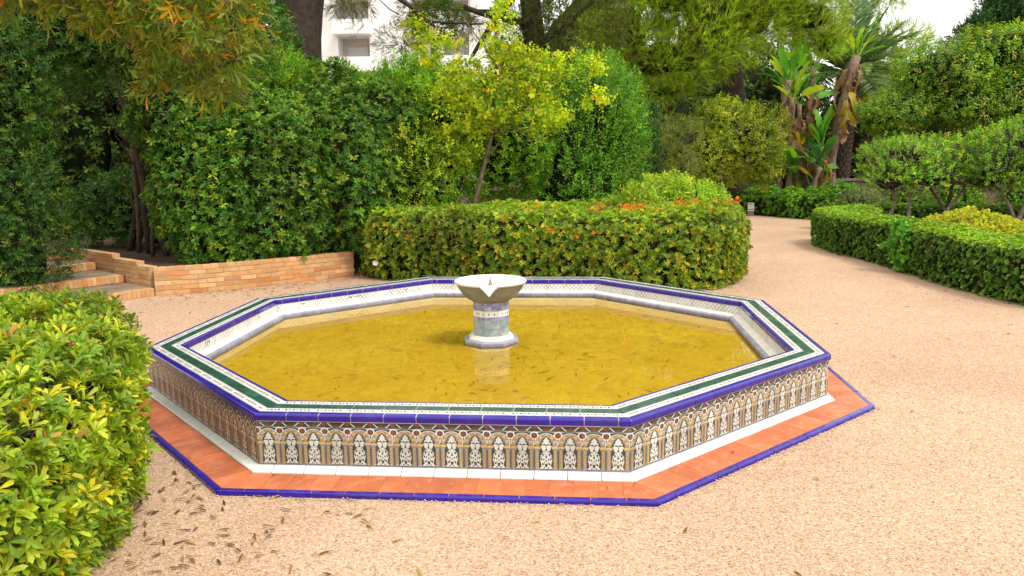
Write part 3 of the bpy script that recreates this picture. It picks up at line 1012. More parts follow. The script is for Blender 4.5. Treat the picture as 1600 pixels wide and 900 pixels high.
def blob_points(blobs, dens, g, noise=.16, nscale=2.2, seed=1, depth=.12, zmin=.05, keep=None, hide=.86):
    """points with outward normals over the joint surface of ellipsoids [(centre, radii)]"""
    PP, NN = [], []
    for bi, (c, r) in enumerate(blobs):
        c, r = np.array(c, float), np.array(r, float)
        p_ = 1.6
        area = 4 * PI * (((r[0] * r[1]) ** p_ + (r[0] * r[2]) ** p_ + (r[1] * r[2]) ** p_) / 3) ** (1 / p_)
        n = int(area * dens)
        d = nrm_rows(g.normal(size=(n, 3)))
        w = wav(c + d * r, nscale, seed + 3) * noise + wav(c + d * r, nscale * 3.1, seed + 9) * noise * .45
        P = c + d * r * (1 + w)[:, None]
        N = nrm_rows(d / r)
        P = P + N * (wav(P, 11, seed + 5) * min(.07, r.min() * .12))[:, None]
        P = P - N * np.minimum(g.exponential(depth, n), depth * 4)[:, None]
        ok = P[:, 2] > zmin
        for bj, (c2, r2) in enumerate(blobs):
            if bj != bi:
                q = (P - np.array(c2)) / (np.array(r2) * hide)
                ok &= (q ** 2).sum(1) > 1
        PP.append(P[ok]); NN.append(N[ok])
    P, N = np.concatenate(PP), np.concatenate(NN)
    ok = (P[:, 1] < 9) | (N[:, 1] < .35) | (N[:, 2] > .75)      # the far side stays bare: it is out of sight from the gravel court
    P, N = P[ok], N[ok]
    if keep is not None:
        w = wav(P, keep[0], seed + 21)
        ok = w > keep[1]
        P, N = P[ok], N[ok]
    return P, N

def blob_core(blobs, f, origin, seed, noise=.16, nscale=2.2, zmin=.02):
    """solid dark mass that closes the crown, coloured as the shade between leaves"""
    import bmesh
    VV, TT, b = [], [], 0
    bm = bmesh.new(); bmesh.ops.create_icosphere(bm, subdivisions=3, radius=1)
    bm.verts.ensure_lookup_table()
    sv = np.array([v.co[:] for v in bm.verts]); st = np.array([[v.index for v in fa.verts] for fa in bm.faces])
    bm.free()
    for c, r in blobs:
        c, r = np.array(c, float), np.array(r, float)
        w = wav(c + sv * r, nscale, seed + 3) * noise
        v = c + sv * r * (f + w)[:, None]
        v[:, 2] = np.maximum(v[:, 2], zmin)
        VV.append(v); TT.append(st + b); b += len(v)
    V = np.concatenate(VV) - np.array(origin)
    return npmesh('shade_core', V, np.concatenate(TT), M['core'], smooth=True)

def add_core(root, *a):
    return tag(link('shade_core', blob_core(*a), root), kind='stuff')

def poly_dist(P, poly):
    """distance of 2-d points to a closed polygon's edge, inside flag and the nearest edge's outward normal"""
    poly = np.array(poly, float)
    n = len(poly)
    best = np.full(len(P), 1e9); inside = np.zeros(len(P), bool); nn = np.zeros((len(P), 2))
    ar = .5 * sum(poly[i][0] * poly[(i + 1) % n][1] - poly[(i + 1) % n][0] * poly[i][1] for i in range(n))
    sg = 1 if ar > 0 else -1
    for i in range(n):
        a, b = poly[i], poly[(i + 1) % n]
        e = b - a; L2 = (e ** 2).sum()
        t = np.clip(((P - a) @ e) / L2, 0, 1)
        d = np.linalg.norm(P - (a + t[:, None] * e), axis=1)
        m_ = d < best
        best[m_] = d[m_]
        nn[m_] = np.array([e[1], -e[0]]) / math.sqrt(L2) * sg
        cr = ((a[1] > P[:, 1]) != (b[1] > P[:, 1]))
        with np.errstate(divide='ignore', invalid='ignore'):
            xx = (b[0] - a[0]) * (P[:, 1] - a[1]) / (b[1] - a[1]) + a[0]
        inside ^= cr & (P[:, 0] < xx)
    return best, inside, nn

def smooth_poly(pts, k=2):
    for _ in range(k):
        out = []
        for i in range(len(pts)):
            a, b = pts[i], pts[(i + 1) % len(pts)]
            out += [(a[0] * .75 + b[0] * .25, a[1] * .75 + b[1] * .25), (a[0] * .25 + b[0] * .75, a[1] * .25 + b[1] * .75)]
        pts = out
    return pts

def hedge_points(poly, h, rad, dens, g, noise=.03, nscale=4, seed=1, depth=.06, base=0.0, lean=0.0, hvar=0.0):
    """points and normals over a clipped hedge: upright sides, rounded shoulder, flat top. poly is a footprint"""
    pl = np.array(poly, float)
    lo, hi = pl.min(0), pl.max(0)
    nt = int((hi - lo).prod() * dens)
    q = lo + g.random((nt, 2)) * (hi - lo)
    d, ins, nn = poly_dist(q, poly)
    q, d, nn = q[ins], d[ins], nn[ins]
    f = np.clip(1 - d / rad, 0, 1)
    z = base + h - rad + rad * np.sqrt(np.maximum(0, 1 - f ** 2))
    Nt = nrm_rows(np.stack([nn[:, 0] * f, nn[:, 1] * f, np.sqrt(np.maximum(.02, 1 - f ** 2))], 1))
    Pt = np.stack([q[:, 0], q[:, 1], z], 1)
    e = np.roll(pl, -1, 0) - pl
    el = np.linalg.norm(e, axis=1)
    ns = int(el.sum() * (h - rad * .6) * dens)
    ei = g.choice(len(pl), ns, p=el / el.sum())
    ts = g.random(ns)
    b2 = pl[ei] + e[ei] * ts[:, None]
    ar = .5 * (pl[:, 0] * np.roll(pl[:, 1], -1) - np.roll(pl[:, 0], -1) * pl[:, 1]).sum()
    en = np.stack([e[:, 1], -e[:, 0]], 1) / el[:, None] * (1 if ar > 0 else -1)
    zz = g.random(ns) ** .95 * (h - rad * .75)
    Ps = np.stack([b2[:, 0], b2[:, 1], base + zz], 1)
    Ns = np.stack([en[ei][:, 0], en[ei][:, 1], np.zeros(ns)], 1)
    Ps += Ns * (lean * (zz / h - 1))[:, None]
    P, N = np.concatenate([Pt, Ps]), np.concatenate([Nt, Ns])
    if hvar: P[:, 2] += np.where(N[:, 2] > .3, wav(P * [1, 1, 0], 1.3, seed + 5) * hvar, 0)
    P = P + N * (wav(P, nscale, seed) * noise + wav(P, 13, seed + 2) * noise * .6)[:, None] - N * np.minimum(g.exponential(depth, len(P)), depth * 4)[:, None]
    ok = (P[:, 2] > base + .01) & ((P[:, 1] < 8) | (N[:, 1] < .45) | (N[:, 2] > .5))
    return P[ok], N[ok]

def hedge_core(poly, h, rad, inset, origin, base=0.0, lean=0.0):  # closed dark body inside the hedge, coloured as the shade behind its leaves
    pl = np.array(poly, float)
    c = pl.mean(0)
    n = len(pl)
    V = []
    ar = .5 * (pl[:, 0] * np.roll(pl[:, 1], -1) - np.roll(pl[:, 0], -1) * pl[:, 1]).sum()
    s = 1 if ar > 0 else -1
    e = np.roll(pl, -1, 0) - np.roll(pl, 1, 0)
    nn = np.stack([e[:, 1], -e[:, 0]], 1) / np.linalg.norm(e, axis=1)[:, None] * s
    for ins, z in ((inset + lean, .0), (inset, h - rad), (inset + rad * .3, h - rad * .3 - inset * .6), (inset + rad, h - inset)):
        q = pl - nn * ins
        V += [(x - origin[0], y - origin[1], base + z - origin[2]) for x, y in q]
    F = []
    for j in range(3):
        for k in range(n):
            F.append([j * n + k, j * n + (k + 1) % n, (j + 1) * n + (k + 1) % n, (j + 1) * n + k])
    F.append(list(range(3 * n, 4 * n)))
    return pymesh('shade_core', V, F, M['core'], smooth=True)

def twig_mesh(P, N, g, n, L=(.1, .25), r=.004, origin=(0, 0, 0), inward=.1):
    """bare sticks showing between the leaves"""
    ix = g.choice(len(P), n)
    p0 = P[ix] - N[ix] * inward
    D = nrm_rows(N[ix] * .7 + g.normal(size=(n, 3)) * .8 + np.array([0, 0, .35]))
    Ls = g.uniform(*L, n)[:, None]
    p1 = p0 + D * Ls
    S = nrm_rows(np.cross(D, g.normal(size=(n, 3)))); U = np.cross(D, S)
    v = []
    for k in range(3):
        a = 2 * PI * k / 3
        v.append(p0 + (S * math.cos(a) + U * math.sin(a)) * r)
    for k in range(3):
        a = 2 * PI * k / 3
        v.append(p1 + (S * math.cos(a) + U * math.sin(a)) * r * .5)
    v = np.stack(v, 1)
    t = np.array([[0, 1, 4], [0, 4, 3], [1, 2, 5], [1, 5, 4], [2, 0, 3], [2, 3, 5]])
    T = (t[None] + (np.arange(n) * 6)[:, None, None]).reshape(-1, 3)
    return npmesh('twigs', v.reshape(-1, 3) - np.array(origin), T, M['twig'])

def add_twigs(root, *a, **k):
    return tag(link('twigs', twig_mesh(*a, **k), root), kind='stuff')

def foliage(name, parts, root, mat):
    V, T, C = join(parts)
    o = link(name, npmesh(name, V - np.array(root.location), T, mat, C), root)
    return o
GG = np.random.default_rng
# ------------------------------------------------------------------ palettes (linear base colours)
PAL_FORE = [(5, (.21, .31, .022)), (4, (.31, .38, .025)), (3, (.12, .22, .02)), (1.2, (.48, .46, .03)), (.3, (.58, .40, .02)), (.2, (.30, .15, .03))]
PAL_OVER = [(5, (.13, .175, .018)), (4, (.18, .205, .018)), (1.2, (.24, .21, .016)), (.4, (.58, .27, .02)), (.15, (.60, .19, .015)), (4, (.10, .18, .018))]
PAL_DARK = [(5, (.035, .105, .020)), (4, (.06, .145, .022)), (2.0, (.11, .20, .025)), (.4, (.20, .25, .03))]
PAL_PITT = [(5, (.045, .135, .020)), (4, (.085, .20, .024)), (2.4, (.16, .29, .03)), (.6, (.27, .34, .03))]
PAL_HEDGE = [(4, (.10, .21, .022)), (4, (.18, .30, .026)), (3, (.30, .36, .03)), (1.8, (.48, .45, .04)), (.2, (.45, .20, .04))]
PAL_YTREE = [(5, (.34, .43, .022)), (3, (.46, .50, .022)), (3, (.22, .36, .025)), (.25, (.58, .40, .02))]
PAL_BRIGHT = [(5, (.11, .29, .024)), (4, (.18, .37, .026)), (2, (.06, .19, .02)), (.6, (.30, .40, .03))]
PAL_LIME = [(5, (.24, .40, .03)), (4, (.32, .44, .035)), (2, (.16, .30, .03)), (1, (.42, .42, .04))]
PAL_PINE = [(5, (.25, .385, .025)), (4, (.355, .48, .028)), (2.4, (.12, .22, .02)), (.8, (.22, .18, .04))]
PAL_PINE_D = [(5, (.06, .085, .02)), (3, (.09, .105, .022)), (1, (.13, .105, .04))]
PAL_OLIVE = [(5, (.16, .20, .09)), (3, (.21, .25, .12)), (2, (.10, .14, .06))]
PAL_YSHRUB = [(5, (.22, .29, .022)), (3, (.34, .38, .025)), (3, (.10, .17, .02))]
PAL_RTREE = [(5, (.15, .29, .026)), (4, (.24, .37, .028)), (3, (.08, .18, .02)), (1.0, (.40, .40, .035))]
PAL_CON = [(5, (.025, .085, .028)), (3, (.045, .12, .035))]
PAL_UMB = [(5, (.17, .36, .026)), (4, (.27, .45, .03)), (3, (.09, .22, .022)), (.8, (.40, .45, .05))]
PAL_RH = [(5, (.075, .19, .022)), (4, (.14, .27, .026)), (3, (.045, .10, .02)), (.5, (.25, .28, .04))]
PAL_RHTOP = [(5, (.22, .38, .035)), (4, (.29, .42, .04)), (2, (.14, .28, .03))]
PAL_GOLD = [(5, (.42, .46, .035)), (4, (.50, .46, .04)), (2, (.28, .36, .03))]
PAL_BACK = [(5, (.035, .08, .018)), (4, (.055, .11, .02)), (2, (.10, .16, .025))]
PAL_PALM = [(5, (.22, .36, .16)), (3, (.33, .45, .25)), (2, (.13, .25, .09))]

# ------------------------------------------------------------------ clipped hedges
def make_hedge(name, poly, h, rad, label, dens, pal, seed, L, W, per=7, noise=.04, nscale=4, depth=.05, kind='simple', mat='leaf', toppal=None, twigs=0,
               inset=.14, base=0.0, lean=0.0, th=(35, 80), twig=.0, up=.35, group=None, cat='hedge', tip=None, hvar=0.0, wild=.5, smooth=2):
    g = GG(seed)
    poly = smooth_poly(poly, smooth)
    c = np.array(poly).mean(0)
    root = empty(name, (c[0], c[1], base), label, cat, group)
    P, N = hedge_points(poly, h, rad, dens, g, noise, nscale, seed, depth, base, lean, hvar)
    parts = []
    if toppal:
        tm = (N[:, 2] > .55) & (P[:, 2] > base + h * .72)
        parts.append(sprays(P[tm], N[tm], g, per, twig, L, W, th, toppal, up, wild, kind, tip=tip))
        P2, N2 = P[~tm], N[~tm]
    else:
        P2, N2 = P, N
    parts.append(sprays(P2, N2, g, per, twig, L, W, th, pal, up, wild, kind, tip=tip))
    foliage('foliage', parts, root, M[mat])
    link('shade_core', hedge_core(poly, h, rad, inset, (c[0], c[1], base), base, lean), root)
    if twigs:
        add_twigs(root, P, N, g, twigs, origin=(c[0], c[1], base))
    return root, P, N

# the hedge behind the basin
hp = [(-2.45, 12.55), (-1.6, 12.05), (.2, 11.35), (1.9, 10.92), (2.75, 10.88), (3.35, 11.35), (3.72, 12.3), (3.8, 13.4), (3.2, 14.6), (2.0, 14.2), (.6, 13.3), (-1.4, 13.2), (-2.4, 13.1)]
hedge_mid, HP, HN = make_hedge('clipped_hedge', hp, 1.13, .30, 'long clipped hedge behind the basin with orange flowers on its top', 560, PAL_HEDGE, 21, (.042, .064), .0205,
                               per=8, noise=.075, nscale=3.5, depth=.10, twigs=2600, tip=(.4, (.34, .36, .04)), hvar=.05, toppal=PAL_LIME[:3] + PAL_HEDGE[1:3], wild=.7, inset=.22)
# orange flower heads on it: each a small tuft of trumpets
def flower_mesh(seed):
    g = GG(seed)
    n = 13
    P = g.normal(size=(n, 3)) * np.array([.022, .022, .012])
    N = np.tile(np.array([[0, 0, 1.0]]), (n, 1))
    D = nrm_rows(g.normal(size=(n, 3)) * .7 + np.array([0, 0, .8]))
    C = pick([(3, (.72, .20, .02)), (3, (.75, .28, .03)), (1, (.7, .10, .015))], n, g)
    v, t, c = leaves(P, D, nrm_rows(g.normal(size=(n, 3))), .05, .022, C, 'full')
    return npmesh('flower_head', v, t, M['petal'], c)
FM = [flower_mesh(70 + k) for k in range(4)]
g = GG(22)
ft = np.where((HN[:, 2] > .3) & (HP[:, 2] > .98) & (HP[:, 0] > -.2) & (HP[:, 1] < 13.4))[0]
w = np.exp(-((HP[ft, 0] - 2.5) / 1.2) ** 2) + .3
for ix in g.choice(ft, 64, replace=False, p=w / w.sum()):
    o = link('flower_head', FM[g.integers(4)], hedge_mid)
    o.location = Vector(HP[ix] + HN[ix] * .05) - hedge_mid.location
    s = g.uniform(.7, 1.35)
    o.scale = (s, s, s); o.rotation_euler = (g.uniform(-.4, .4), g.uniform(-.4, .4), g.uniform(0, 6))
o = link('flower_head', FM[1], hedge_mid); o.location = Vector((.55, 11.12, .86)) - hedge_mid.location; o['label'] = 'lone red flower low on the hedge face'

# hedge on the near left, with leaf blades that can be told apart
fp = [(-1.72, 2.55), (-1.88, 3.3), (-2.06, 4.1), (-2.46, 5.1), (-2.85, 5.75), (-3.6, 6.0), (-4.8, 5.6), (-4.9, 2.6), (-3.2, 2.1), (-2.0, 2.1)]
g = GG(31)
pl = smooth_poly(fp, 2)
c = np.array(pl).mean(0)
fore = empty('pittosporum_hedge', (c[0], c[1], 0), 'yellow-green rosette-leaved hedge close to the camera left of the basin', 'hedge')
P, N = hedge_points(pl, .97, .34, 500, g, .06, 4.5, 33, .055, 0, .08, .03)
vis = (P[:, 0] > -3.9) & (P[:, 1] > 2.45)
P, N = P[vis], N[vis]
sel = g.random(len(P)) < .82
parts = [sprays(P[sel], N[sel], g, 8, .035, (.046, .076), .0195, (30, 80), PAL_FORE, .5, .7, 'full', curl=.12)]
P2, N2 = hedge_points(pl, .84, .3, 200, g, .05, 4.5, 33, .06, 0, .08)
k_ = (P2[:, 0] > -3.9) & (P2[:, 1] > 2.45)
P2, N2 = P2[k_], N2[k_]
parts.append(sprays(P2, N2, g, 7, .02, (.05, .08), .026, (32, 85), PAL_FORE[:3], .45, .8, 'simple'))
foliage('foliage', parts, fore, M['leaf'])
link('shade_core', hedge_core(pl, .96, .34, .2, (c[0], c[1], 0), 0, .08), fore)
add_twigs(fore, P, N, g, 2600, (.10, .24), .0032, (c[0], c[1], 0), .15)
# the 300 leaves that show largest are blades of their own
LM = []
for k in range(14):
    gg = GG(500 + k)
    C = pick(PAL_FORE, 1, gg)
    v, t, cc = leaves(np.zeros((1, 3)), np.array([[0, 1.0, 0]]), np.array([[0, 0, 1.0]]), 1.0, .29 + gg.uniform(-.04, .05), C, 'full', .1 + gg.uniform(-.06, .1))
    LM.append(npmesh('leaf', v, t, M['leaf'], cc))
def place_leaf(parent, p, d, nn, L, me):
    d = Vector(d).normalized(); s = d.cross(Vector(nn)).normalized(); u = s.cross(d)
    m_ = Matrix((( s.x, d.x, u.x, p[0]), (s.y, d.y, u.y, p[1]), (s.z, d.z, u.z, p[2]), (0, 0, 0, 1)))
    o = bpy.data.objects.new('leaf', me)
    COL.objects.link(o)
    o.parent = parent
    o.matrix_basis = Matrix.Translation(-Vector(parent.location)) @ m_ @ Matrix.Scale(L, 4)
    return o
near = np.where((P[:, 0] > -3.0) & (P[:, 1] < 4.9) & (P[:, 1] > 2.9) & (N @ np.array([.35, -.75, .55]) > .25) & (P[:, 2] > .15))[0]
for ix in g.choice(near, 50, replace=False):
    A = N[ix] * .6 + np.array([.05, -.1, .5]) + g.normal(size=3) * .3
    A /= np.linalg.norm(A)
    B = np.cross(A, g.normal(size=3)); B /= np.linalg.norm(B); Cq = np.cross(A, B)
    for j in range(6):
        az = j * 2.399 + g.uniform(-.2, .2); t = R(g.uniform(38, 78))
        rad_ = B * math.cos(az) + Cq * math.sin(az)
        D = A * math.cos(t) + rad_ * math.sin(t)
        place_leaf(fore, P[ix] + N[ix] * .03, D, A * math.sin(t) - rad_ * math.cos(t), g.uniform(.05, .08), LM[g.integers(14)])

# ------------------------------------------------------------------ blob shrubs and trees
def make_shrub(name, base, blobs, label, cat, pal, seed, dens, L, W, per=6, twig=.08, noise=.18, nscale=2.0, depth=.12, kind='simple', mat='leaf', th=(30, 75), up=.3,
               core=.78, keep=None, zmin=.05, extra=None, group=None, twigs=0, wild=.7, part='foliage', droop=0.0, tip=None, curl=.12, twr=.004, twl=(.15, .4)):
    g = GG(seed)
    root = empty(name, base, label, cat, group)
    P, N = blob_points(blobs, dens, g, noise, nscale, seed, depth, zmin, keep)
    parts = [sprays(P, N, g, per, twig, L, W, th, pal, up, wild, kind, droop=droop, tip=tip, curl=curl)]
    if core:                       # older leaves deeper inside
        P2, N2 = blob_points([(c_, tuple(np.array(r_) * .86)) for c_, r_ in blobs], dens * .55, g, noise, nscale, seed, depth * .5, zmin, keep)
        parts.append(sprays(P2, N2, g, max(5, per - 2), twig, L, W, th, pal[:2], up, wild, kind))
    foliage(part, parts, root, M[mat])
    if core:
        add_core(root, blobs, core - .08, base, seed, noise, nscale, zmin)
    if twigs:
        add_twigs(root, P, N, g, twigs, twl, twr, base)
    return root, P, N

# arching dark shrub over the steps
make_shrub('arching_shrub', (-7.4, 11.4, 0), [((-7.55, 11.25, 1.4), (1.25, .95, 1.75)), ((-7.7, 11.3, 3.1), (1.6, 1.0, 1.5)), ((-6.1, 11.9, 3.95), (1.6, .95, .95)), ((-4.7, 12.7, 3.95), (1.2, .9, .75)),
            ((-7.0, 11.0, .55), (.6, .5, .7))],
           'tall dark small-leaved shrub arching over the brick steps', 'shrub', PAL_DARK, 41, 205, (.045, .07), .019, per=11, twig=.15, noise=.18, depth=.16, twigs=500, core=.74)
# dark thicket behind the arbour
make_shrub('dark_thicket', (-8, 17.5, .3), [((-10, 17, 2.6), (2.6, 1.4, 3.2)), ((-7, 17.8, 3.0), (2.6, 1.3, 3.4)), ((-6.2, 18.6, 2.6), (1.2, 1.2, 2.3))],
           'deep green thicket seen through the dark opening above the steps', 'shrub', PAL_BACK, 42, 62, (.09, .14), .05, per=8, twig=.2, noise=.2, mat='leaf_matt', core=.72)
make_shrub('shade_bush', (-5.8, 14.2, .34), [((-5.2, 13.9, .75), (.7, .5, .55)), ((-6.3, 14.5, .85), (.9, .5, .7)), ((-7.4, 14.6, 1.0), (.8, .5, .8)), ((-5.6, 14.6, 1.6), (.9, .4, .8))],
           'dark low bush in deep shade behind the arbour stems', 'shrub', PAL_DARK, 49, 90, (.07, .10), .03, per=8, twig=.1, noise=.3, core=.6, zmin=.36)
# tall pittosporum hedge standing on the bank behind the brick wall
make_shrub('tall_pittosporum', (-4.1, 13.0, .34), [((-4.75, 12.55, 1.35), (.85, .75, 1.25)), ((-3.9, 12.75, 1.55), (1.05, .8, 1.55)), ((-2.95, 13.3, 1.6), (1.1, .8, 1.6)), ((-3.9, 13.2, 2.25), (1.35, .9, .80)),
            ((-2.6, 13.8, 2.15), (1.3, .9, .80)), ((-5.1, 12.75, 2.5), (.8, .8, .7)), ((-2.2, 13.7, 2.6), (.5, .5, .55))],
           'broad dark glossy rosette-leaved bush overhanging the brick retaining wall', 'shrub', PAL_PITT, 43, 240, (.06, .095), .026, per=9, twig=.03, noise=.24, nscale=1.9, depth=.14, zmin=.36,
           th=(38, 82), up=.4, core=.78, twigs=500, tip=(.35, (.20, .33, .03)), wild=.7)
make_shrub('mixed_shrub', (-1.5, 14.3, .0), [((-1.75, 14.1, 1.5), (1.2, .7, 1.55)), ((-1.2, 14.6, 2.6), (1.2, .8, .75)), ((-.2, 14.9, 2.2), (1.0, .7, 1.0)), ((-2.3, 14.6, 2.75), (1.1, .8, .6))],
           'mid green shrub between the dark bush and the small yellow tree', 'shrub', PAL_BRIGHT + PAL_LIME[:2], 44, 160, (.065, .095), .024, per=9, twig=.10, noise=.18, depth=.12, twigs=300, core=.78)
make_shrub('climbing_shrub', (-1.25, 13.25, 0), [((-1.45, 13.2, 1.55), (.45, .35, .40)), ((-.95, 13.35, 1.95), (.5, .35, .30)), ((-1.7, 13.3, 2.2), (.45, .3, .25))],
           'loose yellow-green climber sprawling over the hedge end below the tree', 'shrub', PAL_YTREE[:3] + PAL_LIME[:2], 45, 90, (.035, .055), .024, per=9, twig=.16, noise=.3, core=0, twigs=60)
make_shrub('bright_shrub', (1.5, 15.6, 0), [((1.35, 15.5, 1.45), (1.05, .8, 1.55)), ((1.7, 15.7, 2.75), (.75, .6, .95)), ((.55, 15.8, 2.6), (.8, .6, 1.0)), ((2.15, 15.6, 1.9), (.5, .5, .9))],
           'fresh green upright shrub right of the yellow tree trunk', 'shrub', PAL_BRIGHT, 46, 150, (.055, .085), .024, per=10, twig=.24, noise=.34, nscale=2.4, depth=.16, twigs=160, core=.58, th=(25, 65), up=.6)
make_shrub('lime_bush', (2.75, 13.3, 0), [((2.7, 13.5, 1.05), (.75, .6, .42)), ((3.2, 13.2, .98), (.5, .5, .35)), ((2.15, 13.0, .95), (.5, .5, .32))],
           'lime green leafy mound rising behind the flowering hedge end', 'shrub', PAL_LIME, 47, 170, (.05, .085), .03, per=8, twig=.17, noise=.32, depth=.08, core=.6, up=.8)

make_shrub('feathery_shrub', (-3.2, 14.8, .3), [((-4.9, 14.2, 2.75), (.6, .6, .6)), ((-4.2, 14.3, 3.0), (.6, .6, .7)), ((-3.5, 14.5, 2.9), (.5, .6, .55)), ((-2.9, 14.6, 3.0), (.4, .5, .62)), ((-2.2, 14.8, 2.95), (.6, .6, .5)), ((-1.6, 14.9, 3.1), (.4, .5, .55)), ((-3.4, 15.0, 2.0), (1.6, .7, 1.3))],
           'feathery light green shrub top rising behind the dark glossy bush', 'shrub', PAL_BRIGHT + PAL_LIME[:2], 48, 150, (.06, .095), .020, per=12, twig=.22, noise=.42, nscale=2.8, depth=.12, core=.5, th=(20, 60), up=.9, zmin=.4)

# the small yellow-green tree
def make_tree(name, base, label, pal, seed, trunk, limbs, blobs, dens, L, W, per=7, twig=.1, mat='leaf', kind='simple', bark='bark', noise=.2, nscale=2, depth=.2, core=0, keep=None,
              th=(30, 80), up=.3, cat='tree', group=None, wild=.8, droop=0.0, zmin=.3, twigs=0, curl=.12, twr=.008, twl=(.2, .5), sides=9):
    g = GG(seed); rg = random.Random(seed)
    root = empty(name, base, label, cat, group)
    pts, r0, r1 = trunk
    V, F = [], []
    loc = Vector(base)
    dense = []
    for a, b in zip(pts[:-1], pts[1:]):
        seg = bend(a, b, 4, .02, rg)
        dense += seg[:-1]
    dense.append(Vector(pts[-1]))
    n = len(dense) - 1
    V, F = tube_geo([p - loc for p in dense], taper(n, r0, r1), sides, rg, .07)
    link('trunk', pymesh('trunk', V, F, M[bark], smooth=True), root)
    for a, b, ra, rb_ in limbs:
        branch('limb', a, b, ra, rb_, M[bark], root, rg, sides=7, amp=.07)
    if blobs:
        P, N = blob_points(blobs, dens, g, noise, nscale, seed, depth, zmin, keep, hide=.7)
        parts = [sprays(P, N, g, per, twig, L, W, th, pal, up, wild, kind, droop=droop, curl=curl)]
        foliage('crown', parts, root, M[mat])
        if core:
            add_core(root, blobs, core, base, seed, noise, nscale, zmin)
        if twigs:
            add_twigs(root, P, N, g, twigs, twl, twr, base, .1)
    return root

make_tree('young_tree', (-.62, 13.5, 0), 'slender young tree with yellow-green autumn leaves behind the clipped hedge', PAL_YTREE, 51,
          ([(-.66, 13.5, 0), (-.62, 13.5, 1.15), (-.45, 13.48, 1.75), (-.28, 13.5, 2.35), (-.22, 13.5, 3.2), (-.2, 13.5, 4.1)], .05, .014),
          [((-.30, 13.5, 2.25), (.75, 13.4, 3.1), .028, .008), ((-.26, 13.5, 2.6), (-1.3, 13.45, 3.5), .025, .007), ((-.24, 13.5, 2.9), (.95, 13.45, 3.55), .022, .006), ((-.22, 13.5, 3.2), (-.75, 13.5, 4.2), .02, .006),
           ((-.30, 13.5, 2.3), (.6, 13.45, 2.4), .018, .006), ((-.45, 13.5, 1.8), (-.15, 13.45, 2.2), .016, .008)],
          [((.05, 13.4, 3.05), (.70, .42, .24)), ((-.15, 13.5, 3.75), (.32, .3, .34)), ((.75, 13.4, 3.36), (.85, .35, .16)), ((.65, 13.35, 2.85), (.6, .35, .20)), ((-.75, 13.35, 3.0), (.5, .3, .14)), ((.35, 13.3, 2.55), (.62, .4, .20)), ((.2, 13.6, 3.6), (.5, .3, .10)), ((-.45, 13.35, 2.75), (.45, .4, .40)), ((-.85, 13.4, 2.35), (.4, .3, .35)),
           ((-1.25, 13.45, 3.75), (.42, .28, .16)), ((-1.0, 13.4, 3.4), (.35, .25, .14)), ((1.35, 13.4, 2.85), (.35, .22, .12)), ((-.55, 13.4, 3.25), (.4, .3, .25)), ((-.1, 13.45, 4.3), (.2, .2, .22)), ((-1.5, 13.5, 4.05), (.25, .2, .14))],
          105, (.055, .08), .05, per=6, twig=.16, noise=.35, nscale=3.2, depth=.12, mat='leaf_matt', bark='bark_mid', th=(40, 95), up=-.1, droop=.3, wild=1.2, keep=(3.5, -.75), twigs=90, twr=.003)
# ------------------------------------------------------------------ tree leaning in from the left, its leafy boughs hang into the top of the view
OB = (-4.5, 4.9, 0)
over_blobs = [((-1.78, 4.55, 2.72), (.34, .30, .36)), ((-1.62, 4.5, 2.42), (.16, .2, .2)), ((-2.12, 4.65, 2.82), (.34, .3, .30)), ((-2.55, 4.75, 2.98), (.42, .3, .26)), ((-3.0, 4.8, 3.02), (.45, .3, .24)),
              ((-2.02, 4.6, 2.42), (.10, .12, .16)), ((-1.95, 4.7, 3.15), (.6, .4, .35)), ((-2.9, 4.9, 3.35), (.8, .45, .3))]
overtree = make_tree('overhanging_tree', OB, 'tree overhanging the top left corner with olive and orange leaves', PAL_OVER, 61,
          ([(-4.5, 4.9, 0), (-4.4, 4.9, 1.4), (-4.1, 4.9, 2.6), (-3.7, 4.9, 3.4), (-3.2, 4.85, 3.9)], .14, .07),
          [((-4.0, 4.9, 2.8), (-2.6, 4.8, 3.15), .05, .012), ((-3.6, 4.9, 3.5), (-1.9, 4.6, 3.05), .045, .01), ((-2.6, 4.75, 3.3), (-1.68, 4.5, 2.55), .016, .004), ((-2.9, 4.8, 3.1), (-2.05, 4.6, 2.5), .014, .004),
           ((-3.4, 4.9, 3.6), (-2.9, 4.8, 2.9), .02, .005), ((-2.4, 4.75, 3.2), (-1.5, 4.5, 2.5), .01, .003)],
          over_blobs, 190, (.055, .09), .014, per=9, twig=.10, noise=.4, nscale=4, depth=.09, kind='full', th=(25, 75), up=-.35, droop=.25, wild=1.1, twigs=500, twr=.0025, twl=(.1, .3), zmin=1.5)
g = GG(62)
LM2 = []
for k in range(14):
    gg = GG(560 + k)
    C = pick(PAL_OVER, 1, gg) if k > 1 else pick([(1, (.62, .25, .02)), (1, (.66, .19, .015))], 1, gg)
    v, t, cc = leaves(np.zeros((1, 3)), np.array([[0, 1.0, 0]]), np.array([[0, 0, 1.0]]), 1.0, .185 + gg.uniform(-.03, .05), C, 'full', .1 + gg.uniform(-.06, .1))
    LM2.append(npmesh('leaf', v, t, M['leaf'], cc))
P, N = blob_points(over_blobs[:6], 160, g, .22, 4, 61, .02, 1.5)
okk = np.where(N[:, 1] < .1)[0]
for ix in g.choice(okk, 36, replace=False):
    A = N[ix] * .5 + np.array([.1, -.1, -.55]) + g.normal(size=3) * .3
    A /= np.linalg.norm(A)
    B = np.cross(A, g.normal(size=3)); B /= np.linalg.norm(B); Cq = np.cross(A, B)
    for j in range(7):
        az = j * 2.399; t = R(g.uniform(22, 65))
        rad_ = B * math.cos(az) + Cq * math.sin(az)
        D = A * math.cos(t) + rad_ * math.sin(t)
        place_leaf(overtree, P[ix], D, A * math.sin(t) - rad_ * math.cos(t), g.uniform(.065, .10), LM2[g.integers(14)])

